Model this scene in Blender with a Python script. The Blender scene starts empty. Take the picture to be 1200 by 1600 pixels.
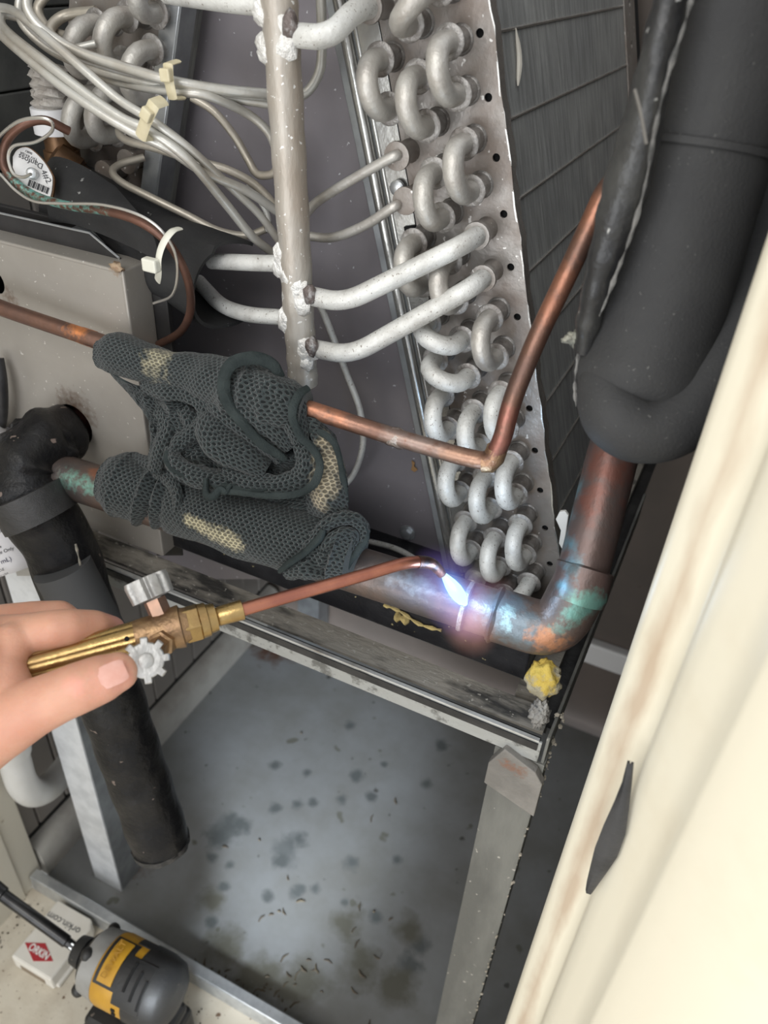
import bpy, bmesh, math, random
from mathutils import Vector, Matrix, noise
random.seed(7)
PI = math.pi
S = bpy.context.scene
COL = S.collection
V = Vector
H = 0.887                       # camera height above the pan (m)
FPX = 1246.9                    # focal length in pixels of a 1200x1600 frame
RT = V((0.89789685, 0.43701511, 0.05290598))
DN = V((0.29698136, -0.51265434, -0.80559767))
FW = V((-0.32493587, 0.7390557, -0.59009606))
CAM = V((0, 0, H))

# ---------------------------------------------------------------- camera
cd = bpy.data.cameras.new('camera'); cam = bpy.data.objects.new('camera', cd); COL.objects.link(cam)
m = Matrix((RT, -DN, -FW)).transposed().to_4x4(); m.translation = CAM; cam.matrix_world = m
cd.sensor_fit = 'VERTICAL'; cd.sensor_height = 24; cd.lens = 24 * FPX / 1600
cd.clip_start = .01; cd.clip_end = 50
cd.dof.use_dof = True; cd.dof.focus_distance = .45; cd.dof.aperture_fstop = 6.5
S.camera = cam
# ---------------------------------------------------------------- world, lights, exposure
w = bpy.data.worlds.new('daylight'); S.world = w; w.use_nodes = True
w.node_tree.nodes['Background'].inputs[0].default_value = (.93, .96, 1, 1)
w.node_tree.nodes['Background'].inputs[1].default_value = .92

def area(name, loc, target, size, sizey, power, color):
    l = bpy.data.lights.new(name, 'AREA'); l.shape = 'RECTANGLE'; l.size = size; l.size_y = sizey
    l.energy = power; l.color = color
    o = bpy.data.objects.new(name, l); COL.objects.link(o); o.location = loc
    o.rotation_euler = (V(target) - V(loc)).to_track_quat('-Z', 'Y').to_euler()
    return o
area('open_doorway_daylight', (-.25, -1.3, 2.15), (-.2, .4, .5), 1.5, 1.1, 26, (1, .98, .95))
area('sky_through_doorway', (-1.0, -.9, 1.3), (-.2, .4, .3), .7, .9, 6, (.9, .95, 1))
area('low_doorway_fill', (-.35, -1.3, .55), (-.3, .5, .25), 1.1, .8, 11, (.96, .98, 1))  # fill added low in front to brighten the left leg
def spot(name, loc, target, power, color, angle, blend, r):
    l = bpy.data.lights.new(name, 'SPOT'); l.energy = power; l.color = color
    l.spot_size = math.radians(angle); l.spot_blend = blend; l.shadow_soft_size = r
    o = bpy.data.objects.new(name, l); COL.objects.link(o); o.location = loc
    o.rotation_euler = (V(target) - V(loc)).to_track_quat('-Z', 'Y').to_euler()
    return o
spot('floor_patch_fill', (-.12, .0, .285), (-.315, .53, 0), 40, (.84, .92, 1), 34, 1, .04)  # added lamp with no known source, brightens a patch of the pan
vs = S.view_settings
vs.view_transform = 'Standard'; vs.look = 'None'; vs.gamma = 1; vs.use_curve_mapping = False; vs.exposure = 0.0

# ---------------------------------------------------------------- coordinates from the survey of the photograph
def ray(x, y): return FW + RT * ((x - 600) / FPX) + DN * ((y - 800) / FPX)
def P(x, y, t): return CAM + ray(x, y) * t
def PY(x, y, Y): q = ray(x, y); return CAM + q * (Y / q.y)
def PX(x, y, X): q = ray(x, y); return CAM + q * (X / q.x)
def PZ(x, y, Z): q = ray(x, y); return CAM + q * ((Z - H) / q.z)

# ---------------------------------------------------------------- materials
def M(name, c1, c2=None, scale=30, fac=.5, metal=0, rough=.5, bump=0, bscale=None, spec=.5, spots=(),
      stretch=None, sharp=.12, rough2=None, emit=None, detail=5, speck=None, sss=0, coat=0):
    mt = bpy.data.materials.new(name); mt.use_nodes = True
    N = mt.node_tree.nodes; L = mt.node_tree.links; b = N['Principled BSDF']
    b.inputs['Metallic'].default_value = metal; b.inputs['Roughness'].default_value = rough
    b.inputs['Specular IOR Level'].default_value = spec
    if coat: b.inputs['Coat Weight'].default_value = coat; b.inputs['Coat Roughness'].default_value = .25
    geo = N.new('ShaderNodeNewGeometry'); vec = geo.outputs['Position']
    if stretch:
        mp = N.new('ShaderNodeMapping'); mp.inputs['Scale'].default_value = stretch
        L.new(vec, mp.inputs[0]); svec = mp.outputs[0]
    else: svec = vec
    col = None
    def noise_(sc, v=svec, det=detail, rg=.6):
        n = N.new('ShaderNodeTexNoise'); n.inputs['Scale'].default_value = sc; n.inputs['Detail'].default_value = det
        n.inputs['Roughness'].default_value = rg; L.new(v, n.inputs['Vector']); return n.outputs['Fac']
    def mapr(src, a, bb, c=0., d=1.):
        r = N.new('ShaderNodeMapRange'); r.clamp = True
        for i, k in enumerate((a, bb, c, d)): r.inputs[i + 1].default_value = k
        L.new(src, r.inputs[0]); return r.outputs[0]
    def mix(f, A, B):
        x = N.new('ShaderNodeMix'); x.data_type = 'RGBA'
        if hasattr(f, 'links') or not isinstance(f, (float, int)): L.new(f, x.inputs[0])
        else: x.inputs[0].default_value = f
        for i, k in ((6, A), (7, B)):
            if isinstance(k, tuple): x.inputs[i].default_value = (*k, 1)
            else: L.new(k, x.inputs[i])
        return x.outputs[2]
    c = tuple(c1)
    if c2:
        nf = noise_(scale); f = mapr(nf, fac - sharp, fac + sharp); c = mix(f, tuple(c1), tuple(c2))
        if rough2 is not None: L.new(mapr(f, 0, 1, rough, rough2), b.inputs['Roughness'])
    if speck:                                    # (scale, threshold, colour)
        for sc, th, cc in speck:
            nf = noise_(sc, vec, 2, .5); c = mix(mapr(nf, th, th + .03), c, tuple(cc))
    for (ce, r, cc, sf) in spots:
        vm = N.new('ShaderNodeVectorMath'); vm.operation = 'DISTANCE'; L.new(vec, vm.inputs[0]); vm.inputs[1].default_value = ce
        nf = noise_(sf if sf else 120, vec, 4, .6)
        ma = N.new('ShaderNodeMath'); ma.operation = 'MULTIPLY_ADD'; L.new(nf, ma.inputs[0]); ma.inputs[1].default_value = r * 2.2
        L.new(vm.outputs['Value'], ma.inputs[2])
        c = mix(mapr(ma.outputs[0], r * 1.45, r * 2.25, 1., 0.), c, tuple(cc))
    if isinstance(c, tuple): b.inputs['Base Color'].default_value = (*c, 1)
    else: L.new(c, b.inputs['Base Color'])
    if bump:
        bn = N.new('ShaderNodeBump'); bn.inputs['Distance'].default_value = .001; bn.inputs['Strength'].default_value = bump
        L.new(noise_(bscale or scale * 3), bn.inputs['Height']); L.new(bn.outputs[0], b.inputs['Normal'])
    if emit: b.inputs['Emission Color'].default_value = (*emit[0], 1); b.inputs['Emission Strength'].default_value = emit[1]
    if sss:
        b.inputs['Subsurface Weight'].default_value = sss; b.inputs['Subsurface Radius'].default_value = (.006, .002, .001)
        b.inputs['Subsurface Scale'].default_value = 1
    return mt

VERD = (.16, .42, .36)
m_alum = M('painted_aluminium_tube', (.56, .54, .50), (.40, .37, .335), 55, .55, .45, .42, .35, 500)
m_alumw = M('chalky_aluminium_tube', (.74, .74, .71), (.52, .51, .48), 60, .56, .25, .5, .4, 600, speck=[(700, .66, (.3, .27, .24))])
m_header = M('brazed_header_pipe', (.52, .495, .45), (.38, .325, .27), 38, .52, .35, .42, .5, 260, speck=[(420, .68, (.85, .84, .82))], stretch=(1, 1, .35))
m_braze = M('white_braze_flux', (.84, .83, .80), (.5, .47, .43), 160, .6, .3, .3, 1.6, 330)
m_cap = M('aluminium_capillary_tube', (.56, .55, .51), (.42, .385, .33), 30, .55, .5, .36, .15, 500)
m_capd = M('tan_capillary_tube', (.50, .46, .39), (.40, .36, .30), 30, .55, .5, .4, .15, 500)
m_plate = M('coil_end_plate_metal', (.295, .275, .255), (.225, .185, .158), 26, .52, .45, .34, .4, 150, speck=[(210, .69, (.68, .66, .63))], rough2=.5)
m_flange = M('bright_flange_metal', (.50, .50, .48), (.36, .35, .33), 22, .5, .8, .27, .2, 200)
m_galv = M('galvanised_steel', (.62, .64, .65), (.48, .50, .52), 60, .5, .75, .36, .15, 200, speck=[(300, .7, (.3, .29, .28))])
m_galvd = M('dull_shaded_galvanised', (.34, .36, .37), (.25, .26, .27), 40, .5, .6, .45, .15, 200)
m_dustleg = M('dust_covered_steel', (.185, .185, .168), (.115, .115, .105), 26, .5, .15, .6, .6, 330, stretch=(1, 1, .25), speck=[(160, .70, (.42, .40, .36))])
m_rust = M('rust_streaked_dusty_steel', (.235, .22, .20), (.165, .155, .14), 40, .5, .1, .65, .6, 330, spots=[(PY(812, 1200, .31), .006, (.20, .11, .075), 300), (PY(796, 1190, .31), .005, (.20, .11, .075), 300)])
m_bar = M('dirty_frame_flange', (.27, .25, .215), (.045, .043, .04), 34, .5, .1, .55, .8, 300, stretch=(.35, 1, 1), sharp=.05, speck=[(300, .66, (.36, .34, .30))])
m_barface = M('peeling_painted_face', (.36, .365, .35), (.15, .15, .14), 45, .58, .3, .5, .7, 200, sharp=.03)
m_barbright = M('bright_bar_lip', (.62, .63, .62), (.34, .32, .29), 30, .58, .6, .35, .2, 200)
m_blackmetal = M('black_painted_metal', (.012, .012, .013), (.035, .034, .033), 40, .55, 0, .45, .5, 200)
m_blackpan = M('black_plastic_pan', (.010, .010, .012), (.028, .028, .030), 30, .6, 0, .32, .6, 120, speck=[(190, .71, (.30, .26, .14))])
m_center = M('purple_grey_sheet_metal', (.185, .17, .185), (.225, .207, .22), 9, .5, .2, .42, .12, 90, speck=[(260, .73, (.5, .5, .52))])
m_fin = None
m_copper = M('aged_copper', (.50, .21, .125), (.30, .15, .105), 45, .5, .85, .34, .25, 300, rough2=.45, speck=[(260, .70, (.16, .09, .07))])
m_rag_c = None

def stripe_fin():
    mt = M('aluminium_fin_face', (.30, .303, .292), (.235, .24, .235), 18, .5, .15, .5, 0)
    N = mt.node_tree.nodes; L = mt.node_tree.links; b = N['Principled BSDF']
    geo = N.new('ShaderNodeNewGeometry'); sx = N.new('ShaderNodeSeparateXYZ'); L.new(geo.outputs['Position'], sx.inputs[0])
    ms = N.new('ShaderNodeMath'); ms.operation = 'SINE'; mm = N.new('ShaderNodeMath'); mm.operation = 'MULTIPLY'
    mm.inputs[1].default_value = 2 * PI / .0022; L.new(sx.outputs[1], mm.inputs[0]); L.new(mm.outputs[0], ms.inputs[0])
    mp = N.new('ShaderNodeMapping'); mp.inputs['Scale'].default_value = (6, 60, 6); L.new(geo.outputs['Position'], mp.inputs[0])
    nz = N.new('ShaderNodeTexNoise'); nz.inputs['Scale'].default_value = 5; nz.inputs['Detail'].default_value = 5; L.new(mp.outputs[0], nz.inputs['Vector'])
    add = N.new('ShaderNodeMath'); add.operation = 'MULTIPLY_ADD'; L.new(nz.outputs[0], add.inputs[0]); add.inputs[1].default_value = 3.5; L.new(ms.outputs[0], add.inputs[2])
    bn = N.new('ShaderNodeBump'); bn.inputs['Strength'].default_value = .22; bn.inputs['Distance'].default_value = .0004
    L.new(add.outputs[0], bn.inputs['Height']); L.new(bn.outputs[0], b.inputs['Normal'])
    # brushed streaks and bent fins are a colour of the face itself
    src = b.inputs['Base Color'].links[0].from_socket
    mr = N.new('ShaderNodeMapRange'); mr.inputs[1].default_value = .35; mr.inputs[2].default_value = .7; mr.inputs[3].default_value = .78; mr.inputs[4].default_value = 1.3
    L.new(nz.outputs[0], mr.inputs[0])
    vm = N.new('ShaderNodeVectorMath'); vm.operation = 'SCALE'; L.new(src, vm.inputs[0]); L.new(mr.outputs[0], vm.inputs['Scale'])
    L.new(vm.outputs[0], b.inputs['Base Color'])
    return mt
m_fin = stripe_fin()

def cloth_mat():
    ivory = (.42, .38, .25)
    sp = [(P(252, 565, .45), .0085, ivory, 200), (P(270, 585, .45), .006, ivory, 200),
          (P(318, 824, .462), .0045, ivory, 500), (P(333, 833, .46), .0055, ivory, 500), (P(350, 840, .457), .006, ivory, 500), (P(366, 849, .455), .006, ivory, 500), (P(295, 813, .465), .004, ivory, 500), (P(308, 818, .463), .004, ivory, 500),
          (P(510, 690, .43), .005, (.34, .29, .20), 260), (P(518, 720, .432), .009, (.34, .29, .20), 260), (P(508, 755, .434), .0075, (.34, .29, .20), 260), (P(498, 780, .437), .006, (.34, .29, .20), 260)]
    mt = M('waffle_weave_cloth', (.055, .068, .07), (.04, .05, .055), 25, .5, 0, .9, 0, spec=.12)
    N = mt.node_tree.nodes; L = mt.node_tree.links; b = N['Principled BSDF']
    uv = N.new('ShaderNodeUVMap'); nz = N.new('ShaderNodeTexNoise'); nz.inputs['Scale'].default_value = 160
    L.new(uv.outputs[0], nz.inputs['Vector'])
    ad = N.new('ShaderNodeVectorMath'); ad.operation = 'MULTIPLY_ADD'; L.new(nz.outputs['Color'], ad.inputs[0])
    ad.inputs[1].default_value = (.0022, .0022, 0); L.new(uv.outputs[0], ad.inputs[2])
    tot = None; k0 = 2 * PI / .0026
    for (kx, ky) in ((0, 1.22), (.80, .61), (.80, -.61)):
        dt = N.new('ShaderNodeVectorMath'); dt.operation = 'DOT_PRODUCT'; L.new(ad.outputs[0], dt.inputs[0]); dt.inputs[1].default_value = (kx * k0, ky * k0, 0)
        co = N.new('ShaderNodeMath'); co.operation = 'COSINE'; L.new(dt.outputs['Value'], co.inputs[0])
        if tot is None: tot = co.outputs[0]
        else:
            sm2 = N.new('ShaderNodeMath'); sm2.operation = 'ADD'; L.new(tot, sm2.inputs[0]); L.new(co.outputs[0], sm2.inputs[1]); tot = sm2.outputs[0]
    brn = N.new('ShaderNodeMapRange'); brn.interpolation_type = 'SMOOTHSTEP'
    for i_, k_ in enumerate((.55, -.75, 0., 1.)): brn.inputs[i_ + 1].default_value = k_
    L.new(tot, brn.inputs[0]); br_out = brn.outputs[0]
    geo = N.new('ShaderNodeNewGeometry')
    def mixc(f, A, B):
        x = N.new('ShaderNodeMix'); x.data_type = 'RGBA'; L.new(f, x.inputs[0])
        for i, k in ((6, A), (7, B)):
            if isinstance(k, tuple): x.inputs[i].default_value = (*k, 1)
            else: L.new(k, x.inputs[i])
        return x.outputs[2]
    hole = (.009, .012, .0125); strand = (.040, .051, .051)
    mask = None
    cs = strand; ch = hole
    for ce, r, cc, sf in sp:
        vm = N.new('ShaderNodeVectorMath'); vm.operation = 'DISTANCE'; L.new(geo.outputs['Position'], vm.inputs[0]); vm.inputs[1].default_value = ce
        n2 = N.new('ShaderNodeTexNoise'); n2.inputs['Scale'].default_value = sf; L.new(geo.outputs['Position'], n2.inputs['Vector'])
        ma = N.new('ShaderNodeMath'); ma.operation = 'MULTIPLY_ADD'; L.new(n2.outputs[0], ma.inputs[0]); ma.inputs[1].default_value = r * 1.6; L.new(vm.outputs['Value'], ma.inputs[2])
        mr = N.new('ShaderNodeMapRange'); mr.inputs[1].default_value = r * 1.3; mr.inputs[2].default_value = r * 2.1; mr.inputs[3].default_value = 1; mr.inputs[4].default_value = 0
        L.new(ma.outputs[0], mr.inputs[0])
        cs = mixc(mr.outputs[0], cs, tuple(k * 1.25 for k in cc)); ch = mixc(mr.outputs[0], ch, tuple(k * .45 for k in cc))
    out = mixc(br_out, ch, cs)
    L.new(out, b.inputs['Base Color'])
    bn = N.new('ShaderNodeBump'); bn.inputs['Strength'].default_value = 1; bn.inputs['Distance'].default_value = .0012
    fz = N.new('ShaderNodeTexNoise'); fz.inputs['Scale'].default_value = 2500; L.new(geo.outputs['Position'], fz.inputs['Vector'])
    fa = N.new('ShaderNodeMath'); fa.operation = 'MULTIPLY_ADD'; fa.inputs[1].default_value = .35; L.new(fz.outputs[0], fa.inputs[0]); L.new(br_out, fa.inputs[2])
    L.new(fa.outputs[0], bn.inputs['Height']); L.new(bn.outputs[0], b.inputs['Normal'])
    b.inputs['Sheen Weight'].default_value = .25; b.inputs['Sheen Roughness'].default_value = .5
    return mt
m_cloth = cloth_mat()
m_hem = M('towel_hem', (.044, .054, .053), (.028, .035, .035), 60, .5, 0, .95, .9, 900, spec=.1)

# ---------------------------------------------------------------- mesh helpers
class MB:
    def __init__(s): s.ang = None; s.v = []; s.f = []; s.uv = []; s.sm = []
    def add(s, vs, fs, uvs=None, smooth=True):
        b = len(s.v); s.v += [V(p) for p in vs]
        for i, f in enumerate(fs):
            s.f.append([b + k for k in f]); s.uv.append(uvs[i] if uvs else None); s.sm.append(smooth)
        return s
    def box(s, lo, hi, ax=None, o=None):
        ax = ax or (V((1, 0, 0)), V((0, 1, 0)), V((0, 0, 1))); o = V(o) if o is not None else V((0, 0, 0))
        vs = [o + ax[0] * x + ax[1] * y + ax[2] * z for x in (lo[0], hi[0]) for y in (lo[1], hi[1]) for z in (lo[2], hi[2])]
        return s.add(vs, [(0, 1, 3, 2), (4, 6, 7, 5), (0, 4, 5, 1), (2, 3, 7, 6), (0, 2, 6, 4), (1, 5, 7, 3)], smooth=False)
    def tube(s, pts, rad, seg=12, smooth=True, fn=None, close=True, up=None, squash=None):
        pts = [V(p) for p in pts]; n = len(pts)
        if not hasattr(rad, '__len__'): rad = [rad] * n
        tg = []
        for i in range(n):
            t = pts[min(i + 1, n - 1)] - pts[max(i - 1, 0)]
            if t.length < 1e-9: t = (tg[-1] if tg else pts[-1] - pts[0])
            tg.append(t.normalized())
        nr = (up or V((0, 0, 1))); nr = nr - tg[0] * nr.dot(tg[0])
        if nr.length < 1e-3: nr = V((1, 0, 0)) - tg[0] * tg[0].x
        nr.normalize(); L = 0; vs = []; Ls = []
        for i in range(n):
            if i: L += (pts[i] - pts[i - 1]).length
            nr = nr - tg[i] * nr.dot(tg[i]); nr.normalize(); bn = tg[i].cross(nr); Ls.append(L)
            for k in range(seg):
                a = 2 * PI * k / seg; r = rad[i]
                if fn: r = fn(L, a, r, i)
                sx, sy = squash if squash else (1, 1)
                vs.append(pts[i] + nr * (math.cos(a) * r * sx) + bn * (math.sin(a) * r * sy))
        mr = max(rad); fs = []; uv = []
        for i in range(n - 1):
            for k in range(seg):
                k2 = (k + 1) % seg
                fs.append((i * seg + k, i * seg + k2, (i + 1) * seg + k2, (i + 1) * seg + k))
                a0 = 2 * PI * k / seg * mr; a1 = 2 * PI * (k + 1) / seg * mr
                uv.append([(Ls[i], a0), (Ls[i], a1), (Ls[i + 1], a1), (Ls[i + 1], a0)])
        if close:
            fs.append(tuple(range(seg - 1, -1, -1))); uv.append([(0, 0)] * seg)
            fs.append(tuple((n - 1) * seg + k for k in range(seg))); uv.append([(0, 0)] * seg)
        return s.add(vs, fs, uv, smooth)
    def rod(s, o, d, prof, seg=24, smooth=True, up=None, fn=None):
        d = V(d).normalized(); o = V(o)
        nr = up or (V((0, 0, 1)) if abs(d.z) < .9 else V((1, 0, 0)))
        nr = (nr - d * nr.dot(d)).normalized(); bn = d.cross(nr); vs = []
        for (t, r) in prof:
            for k in range(seg):
                a = 2 * PI * k / seg; rr = fn(a, r) if fn else r
                vs.append(o + d * t + nr * (math.cos(a) * rr) + bn * (math.sin(a) * rr))
        n = len(prof); fs = [(i * seg + k, i * seg + (k + 1) % seg, (i + 1) * seg + (k + 1) % seg, (i + 1) * seg + k) for i in range(n - 1) for k in range(seg)]
        fs += [tuple(range(seg - 1, -1, -1)), tuple((n - 1) * seg + k for k in range(seg))]
        return s.add(vs, fs, None, smooth)
    def plate(s, o, ex, ey, nrm, outer, holes, th):
        bm = bmesh.new(); loops = []
        for lp in [outer] + list(holes):
            vv = [bm.verts.new((x, y, 0)) for x, y in lp]; loops.append(vv)
            for i in range(len(vv)): bm.edges.new((vv[i], vv[(i + 1) % len(vv)]))
        bmesh.ops.triangle_fill(bm, use_beauty=True, use_dissolve=False, edges=bm.edges[:])
        bm.verts.index_update(); n = len(bm.verts)
        pts = [o + ex * v.co.x + ey * v.co.y for v in bm.verts]
        fs = []
        for f in bm.faces:
            idx = [v.index for v in f.verts]; fs.append(idx); fs.append([n + k for k in reversed(idx)])
        for vv in loops:
            for i in range(len(vv)):
                a, b_ = vv[i].index, vv[(i + 1) % len(vv)].index; fs.append([a, b_, n + b_, n + a])
        bm.free()
        return s.add(pts + [p + nrm * th for p in pts], fs, None, False)
    def sheet(s, grid, th, nrm=None):
        R = len(grid); C = len(grid[0]); vs = [p for row in grid for p in row]; n = len(vs)
        nn = []
        for i in range(R):
            for j in range(C):
                a = grid[min(i + 1, R - 1)][j] - grid[max(i - 1, 0)][j]; b_ = grid[i][min(j + 1, C - 1)] - grid[i][max(j - 1, 0)]
                q = a.cross(b_); nn.append(q.normalized() if q.length > 0 else V((0, -1, 0)))
        fs = []; uv = []
        def U(i, j):
            return (sum((grid[i][k + 1] - grid[i][k]).length for k in range(j)), sum((grid[k + 1][0] - grid[k][0]).length for k in range(i)))
        us = [[U(i, j) for j in range(C)] for i in range(R)]
        for i in range(R - 1):
            for j in range(C - 1):
                a, b_, c, d = i * C + j, i * C + j + 1, (i + 1) * C + j + 1, (i + 1) * C + j
                q = [us[i][j], us[i][j + 1], us[i + 1][j + 1], us[i + 1][j]]
                fs.append((a, b_, c, d)); uv.append(q); fs.append((n + d, n + c, n + b_, n + a)); uv.append(q[::-1])
        bd = [(i * C, (i + 1) * C) for i in range(R - 1)] + [((i + 1) * C + C - 1, i * C + C - 1) for i in range(R - 1)] + \
             [(j + 1, j) for j in range(C - 1)] + [((R - 1) * C + j, (R - 1) * C + j + 1) for j in range(C - 1)]
        for a, b_ in bd: fs.append((a, b_, n + b_, n + a)); uv.append([(0, 0)] * 4)
        return s.add(vs + [vs[k] + nn[k] * th for k in range(n)], fs, uv, True)
    def build(s, name, mat, parent=None, bevel=0, sub=0, angle=40, weld=False):
        off = parent_loc(parent); angle = s.ang or angle
        me = bpy.data.meshes.new(name); me.from_pydata([p - off for p in s.v], [], s.f)
        ul = me.uv_layers.new(name='UVMap'); k = 0
        for fi, f in enumerate(s.f):
            u = s.uv[fi]
            for j in range(len(f)):
                if u: ul.data[k].uv = u[j]
                k += 1
        me.polygons.foreach_set('use_smooth', s.sm)
        me.materials.append(mat)
        bm = bmesh.new(); bm.from_mesh(me)
        if weld: bmesh.ops.remove_doubles(bm, verts=bm.verts[:], dist=1e-6)
        bmesh.ops.recalc_face_normals(bm, faces=bm.faces[:])
        for e in bm.edges:
            if len(e.link_faces) == 2 and e.calc_face_angle(0) > math.radians(angle): e.smooth = False
        bm.to_mesh(me); bm.free()
        o = bpy.data.objects.new(name, me); COL.objects.link(o)
        if parent: o.parent = parent
        if bevel:
            bv = o.modifiers.new('bevel', 'BEVEL'); bv.width = bevel; bv.segments = 2; bv.limit_method = 'ANGLE'; bv.angle_limit = math.radians(50)
            bv.harden_normals = False
        if sub: sb = o.modifiers.new('sub', 'SUBSURF'); sb.levels = sub; sb.render_levels = sub
        return o
def parent_loc(p):
    l = V((0, 0, 0))
    while p is not None: l += p.location; p = p.parent
    return l
def tag(o, label, cat, group=None, kind=None):
    o['label'] = label; o['category'] = cat
    if group: o['group'] = group
    if kind: o['kind'] = kind
    return o
def thing(name, label, cat, loc, group=None):
    o = bpy.data.objects.new(name, None); o.empty_display_size = .01; COL.objects.link(o); o.location = loc
    return tag(o, label, cat, group)
def struct(o): o['kind'] = 'structure'; return o
def lab(o, l): o['label'] = l; return o
def cr(pts, k=6):
    """Catmull-Rom through points (Vectors)"""
    pts = [V(p) for p in pts]; out = []; n = len(pts)
    for i in range(n - 1):
        p0, p1, p2, p3 = pts[max(i - 1, 0)], pts[i], pts[i + 1], pts[min(i + 2, n - 1)]
        if i == 0: p0 = p1 * 2 - p2
        if i == n - 2: p3 = p2 * 2 - p1
        for j in range(k):
            t = j / k
            out.append(.5 * ((2 * p1) + (p2 - p0) * t + (2 * p0 - 5 * p1 + 4 * p2 - p3) * t * t + (3 * p1 - p0 - 3 * p2 + p3) * t ** 3))
    out.append(pts[-1]); return out
def fillet(pts, r, k=6):
    """polyline with rounded corners"""
    pts = [V(p) for p in pts]; out = [pts[0]]
    for i in range(1, len(pts) - 1):
        a, b_, c = pts[i - 1], pts[i], pts[i + 1]
        d1 = (a - b_); d2 = (c - b_); q = min(r, d1.length * .45, d2.length * .45)
        s_, e = b_ + d1.normalized() * q, b_ + d2.normalized() * q
        for j in range(k + 1):
            t = j / k; out.append(s_ * (1 - t) ** 2 + b_ * 2 * t * (1 - t) + e * t * t)
    out.append(pts[-1]); return out
def circ(cx, cy, r, n=16, ry=None): return [(cx + r * math.cos(2 * PI * i / n), cy + (ry or r) * math.sin(2 * PI * i / n)) for i in range(n)]
def blob(center, r, seed, amp=.35, freq=1.6, sq=(1, 1, 1), sub=3):
    bm = bmesh.new(); bmesh.ops.create_icosphere(bm, subdivisions=sub, radius=1)
    mb = MB(); vs = []
    for v in bm.verts:
        d = v.co.normalized(); q = 1 + amp * noise.fractal(d * freq + V((seed, 0, 0)), .7, 2, 4)
        vs.append(V(center) + V((d.x * sq[0], d.y * sq[1], d.z * sq[2])) * r * q)
    fs = [[v.index for v in f.verts] for f in bm.faces]; bm.free()
    mb.add(vs, fs); mb.ang = 180; return mb
def lerp(a, b, t): return a + (b - a) * t
ZUP = V((0, 0, 1)); XR = V((1, 0, 0)); YB = V((0, 1, 0))

# ================================================================ SETTING
m_thresh = M('dirty_cream_threshold', (.62, .57, .47), (.46, .40, .31), 16, .58, 0, .6, .4, 120, speck=[(90, .69, (.16, .10, .06)), (260, .68, (.22, .15, .1))])
mb = MB(); mb.box((-.85, -.9, -.05), (.6, .2725, 0)); struct(mb.build('floor', m_thresh))
m_under = M('concrete_below', (.2, .2, .19), None)
m_wall = M('taupe_painted_boards', (.30, .275, .25), (.27, .245, .22), 12, .5, 0, .6, .1, 90)
m_backw = M('brown_grey_back_wall', (.125, .10, .085), (.10, .082, .07), 9, .5, 0, .6, .1, 90, speck=[(60, .72, (.08, .06, .05))])
m_dark = M('dark_brown_closet_wall', (.035, .032, .03), (.05, .046, .042), 8, .5, 0, .7, .1, 60)
m_dtile = M('dark_grey_foil_board', (.125, .125, .115), (.08, .08, .076), 22, .5, .2, .5, .3, 150)
m_seamgold = M('tan_seam_tape', (.13, .11, .075), None, rough=.6)
wl = struct(MB().box((-.60, .262, -.03), (-.548, .80, 1.15)).build('wall_left', M('bead_glint_backing', (.52, .49, .44), None)))  # backing painted pale so the plank grooves show as shiny bead lines
for i in range(17):
    y0 = .274 + .0405 * i
    if y0 > .79: break
    mb = MB().box((-.549, y0 + .0011, .053), (-.535, min(y0 + .0394, .799), .72)); mb.build('plank', m_wall, wl, bevel=.0016)
# the upper part of the left wall carries dark foil-faced board in courses
for r in range(7):
    for c in range(4):
        z0 = .722 + r * .052; y0 = .27 + c * .125 + (.06 if r % 2 else 0)
        MB().box((-.549, y0, z0), (-.537, min(y0 + .1235, .799), z0 + .0505)).build('panel', m_dtile, wl, bevel=.001)
struct(MB().box((-.65, .800, -.03), (.30, .835, 1.10)).build('wall_back', m_backw))
struct(MB().box((.16, .30, -.03), (.20, .80, 1.0)).build('wall_right', m_dark))
m_base = M('scuffed_grey_white_baseboard', (.40, .385, .35), (.30, .28, .25), 22, .55, 0, .5, .3, 150)
mb = MB()
prof = [(-.548, 0), (-.514, 0), (-.514, .03), (-.517, .040), (-.523, .046), (-.530, .048), (-.548, .048)]
vs = [V((x, .292, z)) for x, z in prof] + [V((x, .786, z)) for x, z in prof]; n = len(prof)
mb.add(vs, [tuple(range(n)), tuple(n + k for k in reversed(range(n)))] + [(i, (i + 1) % n, n + (i + 1) % n, n + i) for i in range(n)], None, True)
struct(mb.build('baseboard_left', m_base, angle=50))
struct(MB().box((-.06, .786, H - .762), (.159, .801, H - .727)).build('trim_3', M('white_back_strip', (.66, .65, .64), None, rough=.45), bevel=.003))
MB().box((-.5475, .292, .0485), (-.5345, .786, .0528)).build('shadow_gap', M('black_gap_shade', (.008, .008, .008), None), bpy.data.objects['baseboard_left'])  # solid black strip painted as the dark of the gap above the baseboard
# left jamb of the opening
m_jamb = M('cream_painted_jamb', (.60, .565, .475), (.50, .46, .375), 9, .6, 0, .45, .15, 60, speck=[(70, .72, (.38, .33, .25))])
mb = MB().box((-.60, -.5, -.02), (-.5165, .262, 2.2)); mb.box((-.60, .262, -.02), (-.519, .289, 2.2))
struct(mb.build('trim_1', m_jamb, bevel=.0015))
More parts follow.
